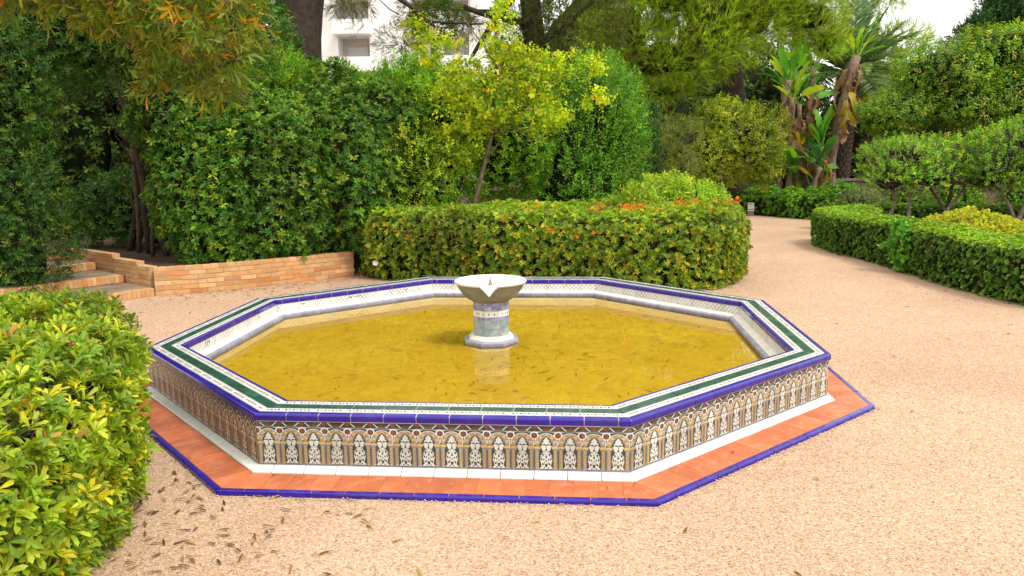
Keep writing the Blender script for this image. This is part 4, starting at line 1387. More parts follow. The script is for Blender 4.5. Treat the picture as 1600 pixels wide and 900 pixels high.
# stems in the dark opening above the steps
rs = random.Random(63)
for k, (x, y, lx, r, lab) in enumerate([(-6.2, 13.5, .03, .08, 'thickest dark stem standing in the arbour opening'), (-5.75, 13.1, -.35, .05, 'thin pale leaning stem in front of the arbour trunks'),
                                        (-5.62, 13.5, .1, .09, 'dark upright stem right of the thickest arbour trunk'), (-5.28, 13.45, -.05, .07, 'dark stem nearest to the pittosporum bush in the arbour'),
                                        (-6.75, 13.9, .2, .06, 'slim dark stem deep in the arbour next to the arching shrub'), (-6.45, 13.6, .12, .04, 'thin pale stem left of the thickest arbour trunk'), (-5.95, 13.0, .15, .035, 'thinnest pale stem crossing the thickest arbour trunk')]):
    root = empty('arbour_stem', (x, y, .34), lab, 'trunk', 'stems in the arbour opening')
    branch('trunk', (x, y, .34), (x + lx * 2.2, y + .2, 3.6), r, r * .6, M['bark_dark'] if k not in (1, 5, 6) else M['bark'], root, rs, n=9, amp=.04)
    for q in range(3):
        z = rs.uniform(1.2, 2.6)
        branch('limb', (x + lx * (z - .34) * .67, y + .05, z), (x + rs.uniform(-.7, .7), y + rs.uniform(-.3, .3), z + rs.uniform(.5, 1.2)), r * .35, r * .12, M['bark_dark'], root, rs)

# ------------------------------------------------------------------ pines and other trees of the middle distance
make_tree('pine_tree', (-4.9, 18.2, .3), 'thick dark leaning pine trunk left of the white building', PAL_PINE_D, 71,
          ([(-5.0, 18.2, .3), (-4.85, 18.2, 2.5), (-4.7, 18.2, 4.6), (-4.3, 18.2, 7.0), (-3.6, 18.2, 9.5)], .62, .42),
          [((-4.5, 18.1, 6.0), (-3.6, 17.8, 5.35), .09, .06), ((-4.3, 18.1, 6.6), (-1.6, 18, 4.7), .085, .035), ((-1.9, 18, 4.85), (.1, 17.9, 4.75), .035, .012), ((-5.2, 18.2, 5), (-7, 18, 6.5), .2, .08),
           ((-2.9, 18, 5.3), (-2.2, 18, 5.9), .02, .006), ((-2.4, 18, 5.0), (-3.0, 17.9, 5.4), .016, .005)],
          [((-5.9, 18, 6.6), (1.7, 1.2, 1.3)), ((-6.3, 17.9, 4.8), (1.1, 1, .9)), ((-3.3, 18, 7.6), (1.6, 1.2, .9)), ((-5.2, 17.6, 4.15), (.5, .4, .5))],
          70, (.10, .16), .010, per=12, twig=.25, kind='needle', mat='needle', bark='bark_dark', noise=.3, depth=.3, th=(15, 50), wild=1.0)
make_tree('pine_tree', (.9, 22.5, 0), 'dark pine with drooping sprays above the yellow-green young tree', PAL_PINE_D, 72,
          ([(1.0, 22.5, 0), (.9, 22.5, 3), (.6, 22.5, 6), (.2, 22.5, 9)], .38, .25),
          [((.7, 22.5, 5.4), (-1.2, 22.2, 5.9), .14, .06), ((.5, 22.4, 7), (-1.0, 22.2, 4.6), .15, .05), ((.8, 22.4, 5.0), (2.4, 22, 6.0), .1, .04), ((-.2, 22.3, 5.8), (-2.6, 22.1, 5.75), .03, .01)],
          [((.9, 22.4, 6.3), (1.5, 1.0, 1.15)), ((2.0, 22.2, 5.3), (1.1, .9, .9)), ((.3, 22.4, 5.2), (.7, .6, .6)), ((-2.5, 22.4, 5.7), (.6, .4, .8)), ((-2.85, 22.3, 4.95), (.75, .4, .55)), ((-4.2, 22.4, 6.0), (.7, .4, .35)), ((-1.1, 22.3, 5.5), (.5, .4, .4)), ((2.2, 22.5, 7.0), (1.6, 1, .9))],
          120, (.09, .15), .011, per=13, twig=.25, kind='needle', mat='needle', bark='bark_dark', noise=.3, depth=.3, th=(15, 50), up=-.2, wild=1.1)
make_tree('pine_tree', (7.2, 25.5, 0), 'large bright olive-green pine crown hanging over the garden path', PAL_PINE, 73,
          ([(7.3, 25.6, 0), (7.2, 25.5, 3), (6.6, 25.4, 6), (6.0, 25.2, 9.5)], .42, .28),
          [((6.8, 25.4, 5.2), (3.8, 24.6, 4.6), .16, .05), ((6.6, 25.4, 6.2), (8.6, 24.8, 6.4), .15, .05), ((7.0, 25.4, 4.4), (5.2, 24.6, 4.0), .1, .03), ((6.5, 25.3, 6.6), (3.0, 24.6, 6.4), .13, .04)],
          [((3.4, 24.2, 5.5), (1.3, 1.0, 1.0)), ((4.7, 24.0, 4.7), (1.35, .9, 1.05)), ((5.8, 24.0, 5.6), (1.5, 1.0, 1.3)), ((7.2, 24.3, 6.1), (1.5, 1.0, 1.1)), ((4.6, 24.2, 6.4), (1.7, 1.1, 1.0)),
           ((8.7, 24.8, 6.0), (1.2, .9, 1.0)), ((7.6, 24.6, 7.3), (2.2, 1.2, 1.0)), ((4.6, 24.1, 3.75), (.9, .6, .35)), ((9.6, 25.0, 5.2), (.7, .6, .5))],
          150, (.12, .20), .010, per=14, twig=.26, kind='needle', mat='needle', bark='bark_dark', noise=.30, depth=.3, th=(12, 45), up=.6, core=.5, twigs=700, twr=.012, twl=(.3, .7))
make_tree('pine_tree', (13.5, 38.5, 0), 'far pine behind the palm, crown reaching toward the pale sky gap', PAL_PINE, 74,
          ([(13.5, 38.5, 0), (13.4, 38.5, 4), (13.6, 38.5, 8), (14, 38.4, 11)], .4, .25),
          [((13.5, 38.5, 6.5), (16.5, 38.2, 7.6), .15, .05), ((13.5, 38.5, 6), (10.5, 38.2, 7), .14, .05), ((15.5, 38.3, 7.2), (19.0, 38, 7.0), .06, .02)],
          [((12.0, 38.2, 7.6), (2.2, 1.2, 1.5)), ((14.8, 38.2, 8.6), (2.2, 1.2, 1.2)), ((17.4, 38, 8.9), (1.3, 1.0, .6)), ((18.3, 38, 6.9), (1.3, .9, .8)), ((17.2, 38.2, 6.2), (1.4, .9, .7)), ((10.0, 38.4, 6.5), (1.6, 1.1, 1.6))],
          55, (.18, .28), .016, per=12, twig=.35, kind='needle', mat='needle', bark='bark_dark', noise=.3, depth=.4, th=(12, 45), up=.5, core=0)
# shrubs under the pines
make_shrub('olive_bush', (3.9, 20.2, 0), [((3.75, 20.2, 1.9), (.62, .5, .75)), ((4.3, 20.0, 1.5), (.5, .4, .55)), ((4.5, 20.3, 2.3), (.35, .3, .4))],
           'grey-green olive bush between the fresh green shrub and pines', 'shrub', PAL_OLIVE, 81, 100, (.05, .08), .012, per=10, twig=.25, noise=.35, core=.4, mat='leaf_matt', th=(15, 45), up=.9)
make_shrub('dark_laurel', (3.0, 19.0, 0), [((3.0, 18.8, 1.7), (.55, .5, 1.7)), ((2.4, 19.4, 2.2), (.9, .6, 2.0))],
           'narrow dark green shrub in shade behind fresh green one', 'shrub', [(4, (.03, .10, .02)), (3, (.05, .13, .025))], 82, 90, (.06, .09), .035, per=8, twig=.15, noise=.2)
make_shrub('yellow_bush', (6.2, 24.0, 0), [((5.7, 23.6, 1.9), (1.0, .7, 1.0)), ((6.9, 23.8, 2.3), (1.0, .7, 1.0)), ((6.2, 23.7, 2.9), (.8, .6, .55)), ((7.5, 23.9, 1.6), (.6, .5, .6)), ((5.0, 23.9, 2.3), (.6, .5, .6))],
           'yellowish round bush below the large pine beside the path', 'shrub', PAL_YSHRUB, 83, 110, (.065, .10), .034, per=9, twig=.26, noise=.38, nscale=2.6, core=.55, twigs=150)
back = [((-14, 24, 3.5), (5, 2, 4.2), 'tall dark tree far behind the arching shrub at the left edge'), ((4.0, 30.5, 2.7), (3.4, 1.5, 3.1), 'shaded dark tree behind the olive bush'),
        ((9.0, 33, 3.0), (3.6, 1.5, 3.6), 'shaded dark tree behind the yellowish bush'), ((10.5, 43, 4.6), (4.0, 2, 4.6), 'dark tree far behind the banana-like clump'), ((19.5, 41, 3.2), (4.8, 2, 3.6), 'deep green tree beyond the palm'),
        ((27, 40, 3.4), (5, 2, 3.8), 'deep green tree under the dark conifer'), ((3.5, 41, 5.5), (4.0, 2, 5.0), 'tall far tree behind the large pine crown')]
for k, (c_, r_, lab) in enumerate(back):
    make_tree('broadleaf_tree', (c_[0], c_[1], 0), lab, PAL_BACK, 90 + k, ([(c_[0], c_[1], 0), (c_[0] + .2, c_[1], c_[2])], .3, .2), [],
              [(c_, r_), ((c_[0] - r_[0] * .5, c_[1] - .4, c_[2] - r_[2] * .25), (r_[0] * .6, r_[1] * .8, r_[2] * .65)), ((c_[0] + r_[0] * .5, c_[1] - .5, c_[2] - r_[2] * .2), (r_[0] * .6, r_[1] * .8, r_[2] * .7))],
              14, (.16, .24), .10, per=7, twig=.35, noise=.2, nscale=1.2, depth=.3, core=.75, mat='leaf_matt', zmin=.05)
make_tree('garden_tree', (14.8, 26.5, 0), 'broad light green tree above the umbrella-clipped shrubs', PAL_RTREE, 101,
          ([(14.6, 26.8, 0), (14.7, 26.6, 2.2), (14.8, 26.5, 4)], .22, .12),
          [((14.7, 26.6, 2.2), (12.4, 26.2, 4.2), .1, .03), ((14.7, 26.6, 2.4), (17.2, 26.2, 4.6), .1, .03)],
          [((12.5, 26.0, 3.1), (1.3, 1.0, .65)), ((13.9, 25.8, 4.3), (1.5, 1.0, .85)), ((15.6, 25.9, 4.9), (1.6, 1.0, .85)), ((17.0, 26.1, 4.5), (1.8, 1.0, 1.1)), ((14.4, 25.7, 3.3), (1.7, .9, .8)), ((16.2, 25.7, 3.5), (1.8, .9, .9)),
           ((12.2, 25.9, 2.9), (1.0, .8, .55)), ((18.5, 26.2, 4.2), (1.5, 1.0, 1.6))],
          100, (.07, .11), .045, per=8, twig=.22, noise=.2, nscale=2.2, depth=.16, core=.72, th=(50, 95), up=.6)
make_tree('conifer', (23.6, 38.5, 0), 'dense dark blue-green conifer in the top right corner', PAL_CON, 102,
          ([(23.6, 38.5, 0), (23.6, 38.5, 9)], .35, .15), [],
          [((23.6, 38.3, 6.3), (2.9, 1.8, 2.2)), ((23.8, 38.3, 8.0), (2.1, 1.5, 2.0)), ((22.6, 38.1, 7.1), (1.2, 1.0, 1.0)), ((24, 38.3, 9.6), (1.3, 1.1, 1.6))],
          60, (.10, .16), .05, per=9, twig=.3, noise=.2, nscale=2.5, depth=.15, core=.8, th=(15, 55), up=.3)

# ------------------------------------------------------------------ palm
palm = empty('date_palm', (14.0, 34.0, 0), 'feathery grey-green date palm with scaly trunk behind the banana-like clump', 'palm tree')
rp = random.Random(111); gp_ = GG(111)
pts = [(0, 0, 0), (.02, 0, 1.3), (.05, 0, 2.7), (.15, 0, 4.2), (.25, 0, 5.0)]
V, F = tube_geo(pts, [.40, .36, .35, .40, .45], 12, rp, .05)
link('trunk', pymesh('trunk', V, F, M['bark_dark'], smooth=True), palm)
G = Geo()
for r in range(26):                       # old leaf bases in a spiral lattice
    z = .05 + r * .19
    rad_ = np.interp(z, [0, 1.3, 2.7, 4.2, 5.0], [.40, .36, .35, .40, .45])
    cx = np.interp(z, [0, 5.0], [0, .25])
    for k in range(11):
        a = 2 * PI * (k + .5 * (r % 2)) / 11
        ca, sa_ = math.cos(a), math.sin(a)
        w_ = .115
        def pt(du, dz, out): return (cx + (rad_ + out) * ca - du * sa_, (rad_ + out) * sa_ + du * ca, z + dz)
        G.add([pt(-w_, .0, -.02), pt(0, -.11, .0), pt(w_, .0, -.02), pt(0, .15, .075)], [[0, 1, 3], [1, 2, 3], [2, 0, 3]])
link('leaf_base_scales', G.mesh('leaf_base_scales', [M['bark']]), palm)
def frond_mesh(seed, droop, Ln=3.5):
    g = GG(seed)
    rach = []
    for k in range(13):
        t = k / 12
        rach.append(np.array([Ln * t * (1 - .12 * droop * t), 0, .15 * Ln * t - droop * Ln * .55 * t * t]))
    V, F = tube_geo(rach, taper(12, .028, .006), 4)
    parts = []
    V = np.array([list(v) for v in V]); T = []
    for f in F:
        for q in range(1, len(f) - 1): T.append([f[0], f[q], f[q + 1]])
    parts.append((V, np.array(T), np.tile(np.array([[.20, .22, .10]]), (len(V), 1))))
    n = 54
    P, D, N, C, LL = [], [], [], [], []
    for k in range(n):
        t = .12 + .86 * k / n
        i = min(11, int(t * 12)); f = t * 12 - i
        p = rach[i] * (1 - f) + rach[i + 1] * f
        tg = rach[i + 1] - rach[i]; tg = tg / np.linalg.norm(tg)
        for s in (-1, 1):
            P.append(p); d = tg * .75 + np.array([0, s, 0]) * .75 + np.array([0, 0, .28 - .25 * g.random()])
            D.append(d + g.normal(size=3) * .07); N.append(np.array([0, -s * .5, 1.0])); LL.append(.62 * math.sin(PI * min(1, .18 + t * .8)) + .08)
    P, D, N = np.array(P), np.array(D), np.array(N)
    C = pick(PAL_PALM, len(P), g)
    parts.append(leaves(P, D, N, np.array(LL), .035, C, 'simple', .18))
    V, T, C = join(parts)
    return npmesh('frond', V, T, M['leaf_matt'], C)
FR = [frond_mesh(120 + k, d) for k, d in enumerate((.15, .45, .8, 1.15))]
for k in range(38):
    o = link('frond', FR[min(3, int(k / 38 * 4))], palm, (.25, 0, 5.05))
    el = 72 - 78 * (k / 37)
    o.rotation_euler = (0, -R(el + rp.uniform(-7, 7)), k * 2.399 + rp.uniform(-.2, .2))
    s = rp.uniform(.85, 1.1); o.scale = (s, s, s)
g = GG(113)                                  # orange fruit stalks
P = np.array([.5, -.5, 3.7]) + g.normal(size=(150, 3)) * np.array([.25, .15, .28])
v, t, c = leaves(P, nrm_rows(g.normal(size=(150, 3)) * .4 + np.array([.2, -.1, -.8])), nrm_rows(g.normal(size=(150, 3))), .22, .03, pick([(2, (.62, .27, .02)), (1, (.5, .18, .02))], 150, g))
tag(link('fruit_stalks', npmesh('fruit_stalks', v, t, M['leaf_matt'], c), palm), kind='stuff')

# ------------------------------------------------------------------ giant bird-of-paradise clump
stre = empty('banana_like_clump', (11.6, 31.0, 0), 'tall clump of paddle-leaved banana-like plants with ragged brown stems', 'plant')
stre.scale = (1.05, 1.05, 1.1)
M['stem'] = surf('fibrous_stem', (.30, .20, .14), (.15, .10, .07), 14, .95, .9, 40, .15)
def paddle(seed, Ln, Wd, col, fold=.25, arch=.5):
    """petiole and blade in one: runs along +x and arches over"""
    g = GG(seed)
    n = 10
    V, T = [], []
    pet = Ln * .45
    V, F = tube_geo([(pet * k / 4, 0, 0) for k in range(5)], taper(4, .035, .02), 4)
    V = [list(v) for v in V]
    for f in F:
        for q in range(1, len(f) - 1): T.append([f[0], f[q], f[q + 1]])
    b = len(V)
    for k in range(n + 1):
        t = k / n
        x = pet + (Ln * (t - .16 * arch * t * t)); z = -arch * Ln * .42 * t * t
        w_ = Wd * .5 * (math.sin(PI * min(1, t * .93 + .05)) ** .55) if k < n else .01
        tear = 1 - .25 * (g.random() < .2)
        V += [[x, w_ * tear, z + w_ * fold + g.normal() * .02], [x, 0, z], [x, -w_ * tear, z + w_ * fold + g.normal() * .02]]
    for k in range(n):
        a = b + 3 * k
        T += [[a, a + 1, a + 4], [a, a + 4, a + 3], [a + 1, a + 2, a + 5], [a + 1, a + 5, a + 4]]
    C = np.tile(np.array([col]), (len(V), 1)) * GG(seed).uniform(.9, 1.1, (len(V), 1))
    return npmesh('paddle_leaf', np.array(V), np.array(T), M['leaf'], C)
LF = [paddle(130, 1.3, .42, (.26, .52, .04), .2, .12), paddle(131, 1.35, .44, (.15, .42, .045), .3, .5), paddle(132, 1.2, .42, (.10, .28, .06), .3, .8), paddle(133, 1.25, .45, (.42, .55, .04), .35, .25),
      paddle(134, 1.1, .40, (.45, .36, .03), .3, 1.5), paddle(135, 1.0, .34, (.36, .21, .12), .6, 2.2)]
rq = random.Random(135)
stems = [(-1.15, .1, 4.2, .17, .25, 0), (-.78, -.15, 3.6, .11, .0, 3), (-.35, .2, 3.4, .10, -.05, 1), (.85, .2, 5.0, .17, .75, 3), (.25, -.2, 1.9, .13, .1, 1), (-.1, .3, 4.6, .13, .2, 0), (.0, -.45, 1.2, .09, .25, 2), (-1.45, -.3, 1.1, .07, .0, 4)]
for sx, sy, hh, rr_, lx, lf in stems:
    V, F = tube_geo([(sx + lx * t * t, sy, hh * t) for t in (0, .15, .3, .45, .6, .75, .9, 1)], [rr_ * (1.15 - .25 * t + .18 * math.sin(k * 2.2)) for k, t in enumerate((0, .15, .3, .45, .6, .75, .9, 1))], 9, rq, .14)
    link('stem', pymesh('stem', V, F, M['stem'], smooth=True), stre)
    tx = sx + lx
    for k in range(10 if hh > 2 else 8):
        az = (0 if k % 2 else PI) + rq.uniform(-.8, .8) - .3
        el = rq.uniform(58, 88) if k < 6 else rq.uniform(10, 60)
        o = link('paddle_leaf', LF[lf if rq.random() < .5 else rq.choice([0, 1, 1, 2, 3])], stre, (tx, sy, hh - .1))
        o.rotation_euler = (rq.uniform(-.8, .8), -R(el), az)
        s = rq.uniform(.55, .9); o.scale = (s, s, s)
    if hh > 1.5:
        for k in range(34):                      # dead leaves hanging along the stem
            zz = hh - rq.uniform(0, min(2.2, hh * .7))
            t = zz / hh
            o = link('dead_leaf', LF[5] if k % 4 else LF[4], stre, (sx + lx * t * t, sy - .05, zz))
            o.rotation_euler = (rq.uniform(-1, 1), R(rq.uniform(35, 80)), rq.uniform(-PI, PI))
            s = rq.uniform(.32, .75); o.scale = (s, s, s)
for k in range(26):                              # low leaves round the foot
    o = link('paddle_leaf', LF[rq.choice([1, 2, 2, 2, 0])], stre, (rq.uniform(-1.6, .6), rq.uniform(-.5, .4), rq.uniform(.1, 1.3)))
    o.rotation_euler = (rq.uniform(-.6, .6), -R(rq.uniform(30, 80)), rq.uniform(-PI, PI))
    s = rq.uniform(.5, .85); o.scale = (s, s, s)

# ------------------------------------------------------------------ right hand beds
rh = [(7.6, 17.3), (6.75, 17.3), (6.3, 16.7), (6.12, 15.4), (6.24, 13.6), (6.22, 12.0), (6.15, 10.6), (6.3, 9.6), (6.9, 8.4), (8.0, 7.6), (8.6, 8.6), (7.6, 9.8), (7.3, 11.0), (7.25, 12.6), (7.1, 14.4), (7.2, 15.6), (7.8, 16.3)]
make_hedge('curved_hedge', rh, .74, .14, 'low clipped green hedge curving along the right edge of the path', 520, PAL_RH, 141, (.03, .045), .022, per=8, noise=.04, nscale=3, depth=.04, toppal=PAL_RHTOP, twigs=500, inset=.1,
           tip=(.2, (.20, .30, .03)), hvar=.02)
make_shrub('ivy_tuft', (6.28, 12.6, 0), [((6.22, 12.55, .42), (.12, .22, .38))], 'patch of larger bright leaves growing out of the curved hedge side', 'plant', [(3, (.10, .32, .04)), (2, (.16, .38, .05))], 142, 420, (.06, .09), .06, per=5, twig=.05, core=0, noise=.2)
make_hedge('back_hedge', [(7.6, 19.6), (9.5, 18.9), (12, 18.3), (15, 17.6), (15.3, 18.4), (12, 19.2), (9.7, 19.8), (7.7, 20.4)], .62, .1, 'dark low hedge running behind the umbrella shrub stems', 260, PAL_PITT, 143, (.045, .065), .03, per=8, depth=.05)
for k, (x, y, rx, ry, lab) in enumerate([(7.95, 13.7, .95, .8, 'golden clipped mound behind the middle of the curved hedge'), (8.15, 11.9, .6, .65, 'second golden mound cut off by the right edge of view')]):
    make_shrub('golden_mound', (x, y, 0), [((x, y, .36), (rx, ry, .50))], lab, 'shrub', PAL_GOLD, 145 + k, 620, (.03, .045), .022, per=8, twig=.04, noise=.05, depth=.04, core=.85, group='golden clipped mounds')
def umbrella(name, base, stems_, blobs, label, seed, dens=120):
    g = GG(seed); rg = random.Random(seed)
    root = empty(name, base, label, 'shrub', 'umbrella clipped shrubs')
    for a, b, ra, rb_ in stems_:
        branch('stem', a, b, ra, rb_, M['bark'] if rg.random() < .6 else M['bark_pale'], root, rg, n=9, amp=.12)
    for (c_, r_) in blobs:                       # thin boughs into the crown
        for q in range(7):
            a, b, ra, rb_ = rg.choice(stems_)
            branch('bough', b, (c_[0] + rg.uniform(-.8, .8) * r_[0], c_[1] + rg.uniform(-.6, .6) * r_[1], c_[2] + rg.uniform(-.3, .5) * r_[2]), rb_ * .6, .008, M['bark'], root, rg, n=6, amp=.1, sides=5)
    P, N = blob_points(blobs, dens, g, .14, 3, seed, .1, .6, None, .8)
    ok = (N[:, 2] > -.6) & (wav(P, 3.2, seed + 40) > -.55)
    foliage('crown', [sprays(P[ok], N[ok], g, 9, .14, (.045, .07), .03, (30, 75), PAL_UMB, .5, .7)], root, M['leaf'])
    add_twigs(root, P, N, g, 1500, (.15, .5), .005, base, .15)
    add_core(root, [(c_, (r_[0], r_[1], r_[2] * .8)) for c_, r_ in blobs], .5, base, seed, .14, 3, 1.05)
umbrella('umbrella_shrub', (9.3, 18.0, 0), [((8.55, 17.6, 0), (8.4, 17.7, 1.2), .05, .03), ((8.75, 17.7, 0), (9.0, 17.9, 1.25), .045, .028), ((9.35, 17.6, 0), (10.2, 17.8, 1.15), .055, .03), ((10.0, 17.8, 0), (10.0, 18, 1.2), .06, .035), ((10.1, 17.7, 0), (9.3, 17.8, 1.2), .045, .025)],
         [((8.75, 17.9, 1.5), (.95, .8, .62)), ((9.9, 18.0, 1.55), (1.1, .8, .66)), ((9.3, 18.3, 1.85), (1.2, .7, .38)), ((9.3, 17.4, 1.3), (.7, .5, .42)), ((8.3, 17.5, 1.25), (.5, .4, .4)), ((10.4, 17.5, 1.25), (.6, .4, .42))], 'umbrella-clipped shrub with bare twisted stems, next to the palm', 151)
umbrella('umbrella_shrub', (11.8, 17.6, 0), [((10.9, 17.3, 0), (11.5, 17.4, 1.1), .06, .035), ((11.2, 17.4, 0), (10.6, 17.4, 1.15), .05, .03), ((12.3, 17.4, 0), (12.0, 17.4, 1.1), .06, .035), ((12.5, 17.3, 0), (13.1, 17.4, 1.15), .05, .03)],
         [((11.0, 17.4, 1.6), (1.1, .85, .75)), ((12.2, 17.3, 1.6), (1.2, .9, .85)), ((11.6, 17.7, 2.1), (1.5, .8, .42)), ((13.4, 17.3, 1.65), (1.2, .9, .85)), ((10.4, 17.0, 1.4), (.6, .5, .5)), ((11.6, 16.8, 1.3), (.7, .5, .5)), ((12.8, 16.8, 1.3), (.7, .5, .5))], 'wide umbrella-clipped shrub with dense fresh crown by the right frame edge', 152)
# low hedge, bushes and wall beyond the path
make_hedge('far_hedge', [(6.2, 26.3), (7.3, 24.9), (8.4, 22.6), (9.0, 22.2), (9.6, 22.8), (9.0, 24.6), (8.0, 26.6), (7.0, 27.8)], .72, .2, 'low dark hedge at the far bend of the path behind the marker', 150, PAL_BRIGHT, 161, (.06, .09), .04, per=8, depth=.08, noise=.1, hvar=.08)
make_shrub('lavender_bush', (10.2, 22.6, 0), [((10.0, 22.4, .35), (.75, .6, .42))], 'grey lavender bush between far hedge and curved hedge', 'shrub', [(3, (.17, .22, .15)), (2, (.24, .28, .20))], 162, 140, (.06, .1), .02, per=10, twig=.1, th=(10, 50), up=.8, mat='leaf_matt')
for k, (x, y, r_, lab) in enumerate([(10.6, 25.5, .75, 'round green bush at the foot of the palm'), (12.2, 25.0, .8, 'round yellow-green bush behind the umbrella shrub stems'), (13.8, 24.6, .7, 'round bush behind the middle umbrella stems'), (15.6, 24, .8, 'low bush behind the stems at right frame edge')]):
    make_shrub('round_bush', (x, y, 0), [((x, y, .4), (r_ * 1.1, r_, .55))], lab, 'shrub', [PAL_BRIGHT, PAL_UMB, PAL_UMB, PAL_BRIGHT][k], 165 + k, 110, (.05, .08), .035, per=8, twig=.06, noise=.12, core=.8, group='low round bushes')
make_hedge('far_hedge', [(3.0, 28.0), (6.5, 28.4), (9.8, 28.9), (9.8, 29.7), (6.5, 29.3), (3, 28.8)], .95, .15, 'shaded straight hedge below the yellowish bush', 90, PAL_BACK, 171, (.06, .09), .045, per=8, depth=.08, noise=.08)
# ------------------------------------------------------------------ garden walls, kiosk, marker, building
gw = empty('garden_wall', (12.5, 31.8, 0), 'low stone garden wall behind the palm trunk', 'wall')
G = Geo(); G.box(-9.5, 12, 0, .35, 0, .75); link('wall_body', G.mesh('wall_body', [M['bark_mid']]), gw)
M['coping'] = surf('stone_coping', (.27, .21, .16), (.19, .15, .115), 4, .85, .4, 30, .2)
for k in range(18):
    G = Geo(); G.box(-.585, .585, -.05, .40, .752, .83); link('coping_stone', G.mesh('coping_stone', [M['coping']]), gw, (-8.9 + k * 1.18, 0, 0))
ki = empty('pink_pillar', (8.05, 30.0, 0), 'small pinkish plaster pillar half hidden in shade under the pines', 'pillar')
M['pink'] = surf('pink_plaster', (.45, .25, .18), (.36, .2, .15), 3, .9, .3, 30, .2)
G = Geo(); G.box(-.22, .22, -.2, .2, 0, 1.22); link('shaft', G.mesh('shaft', [M['pink']]), ki)
G = Geo(); G.box(-.27, .27, -.25, .25, 1.222, 1.30); link('cap', G.mesh('cap', [M['coping']]), ki)

sg = empty('plant_marker', (7.34, 24.2, 0), 'small white printed marker on a tan block at the path bend', 'sign', rotz=R(-16))
G = Geo(); G.box(-.092, .092, 0, .10, 0, .40); link('block', G.mesh('block', [M['coping']]), sg)
G = Geo(); G.box(-.092, .092, -.012, -.002, .155, .402); pln = link('plate', G.mesh('plate', [M['render_white']]), sg)
M['ink'] = surf('grey_ink', (.08, .08, .085), (.11, .11, .11), 30, .5)
for x0, x1, z0, z1 in ((-.065, -.03, .345, .378), (-.025, .07, .347, .376), (-.075, -.01, .185, .222), (-.006, .03, .188, .218), (.034, .075, .185, .224), (-.07, .05, .295, .303), (-.07, .06, .275, .283)):
    G = Geo(); G.box(x0, x1, -.0145, -.0125, z0, z1); link('print', G.mesh('print', [M['ink']]), pln)

# white apartment block beyond the garden
ab = empty('apartment_building', (-11, 70, 0), 'white apartment block with recessed balconies beyond the trees', 'building')
def facade():
    G = Geo()
    # storeys of 3.0 m; each has recessed balcony bays
    x0, x1 = -8.5, 10.0
    bays = [(-3.6, -.9), (5.4, 7.6)]
    zs = [k * 3.05 for k in range(8)]
    xs = [x0] + [v for b in bays for v in b] + [x1]
    for k in range(len(xs) - 1):
        if k % 2 == 0:
            G.box(xs[k], xs[k + 1], 0, 9, 0, 24.4)
    link('wall', G.mesh('wall', [M['render_white']]), ab)
    for (a, b) in bays:
        for z in zs:
            G = Geo(); G.box(a + .002, b - .002, 2.2, 2.5, z, z + 3.05); link('recess_wall', G.mesh('recess_wall', [M['beige']]), ab)
            G = Geo(); G.box(a - .25, b + .25, -1.2, 2.19, z - .02, z + .22); sl = link('balcony_slab', G.mesh('balcony_slab', [M['render_white']]), ab)
            G = Geo(); G.box(a - .25, b + .25, -1.2, -1.05, z + .222, z + 1.15); link('parapet', G.mesh('parapet', [M['render_white']]), sl)
            G = Geo(); G.box(a + .4, b - .5, 2.12, 2.198, z + .25, z + 2.35); w_ = link('window', G.mesh('window', [M['window_glass']]), ab)
facade()
# palm-like and slim trees between the garden and the building
make_tree('slim_tree', (-4.6, 48, 0), 'slim dark trunk with thin top in front of the white building', PAL_BACK, 181, ([(-4.6, 48, 0), (-4.5, 48, 5), (-4.4, 48, 9)], .28, .18), [],
          [((-4.3, 48, 9.8), (1.4, 1.0, .9))], 26, (.3, .5), .06, per=8, twig=.3, mat='leaf_matt', core=0)
make_shrub('dark_laurel', (-6.0, 19.5, 0), [((-3.4, 19.6, 3.0), (.75, .5, .9)), ((-1.4, 19.5, 2.9), (1.3, .5, .75)), ((.2, 19.5, 3.0), (.8, .5, .8))], 'dark bush topping the green mass below the white building', 'shrub', PAL_DARK, 182, 60, (.08, .12), .045, per=8, twig=.2, noise=.3, core=.6)

# planting soil under the beds
for nm, pts_ in (('soil_bed', [(-2.3, 12.6), (.3, 11.6), (2.6, 11.1), (3.5, 12.2), (4.0, 13.6), (3.6, 16), (5.0, 22), (6.0, 26), (4, 60), (-30, 60), (-30, 20), (-3, 20), (-1.6, 16), (-2.5, 13)]),
                 ('soil_bed', [(6.6, 16.8), (6.5, 14), (6.5, 10), (7.6, 8.2), (30, 8), (60, 30), (60, 80), (8, 80), (6.5, 27), (8.5, 22.8), (9.0, 21.5), (7.8, 19.8), (7.4, 17.5)]),
                 ('soil_bed', [(-1.9, 2.4), (-2.2, 4.2), (-2.6, 5.2), (-3.2, 5.7), (-6, 6.6), (-9, 8), (-9, 1), (-2.2, 1.9)])):
    o = sheet(nm, pts_, .004, M['soil'])

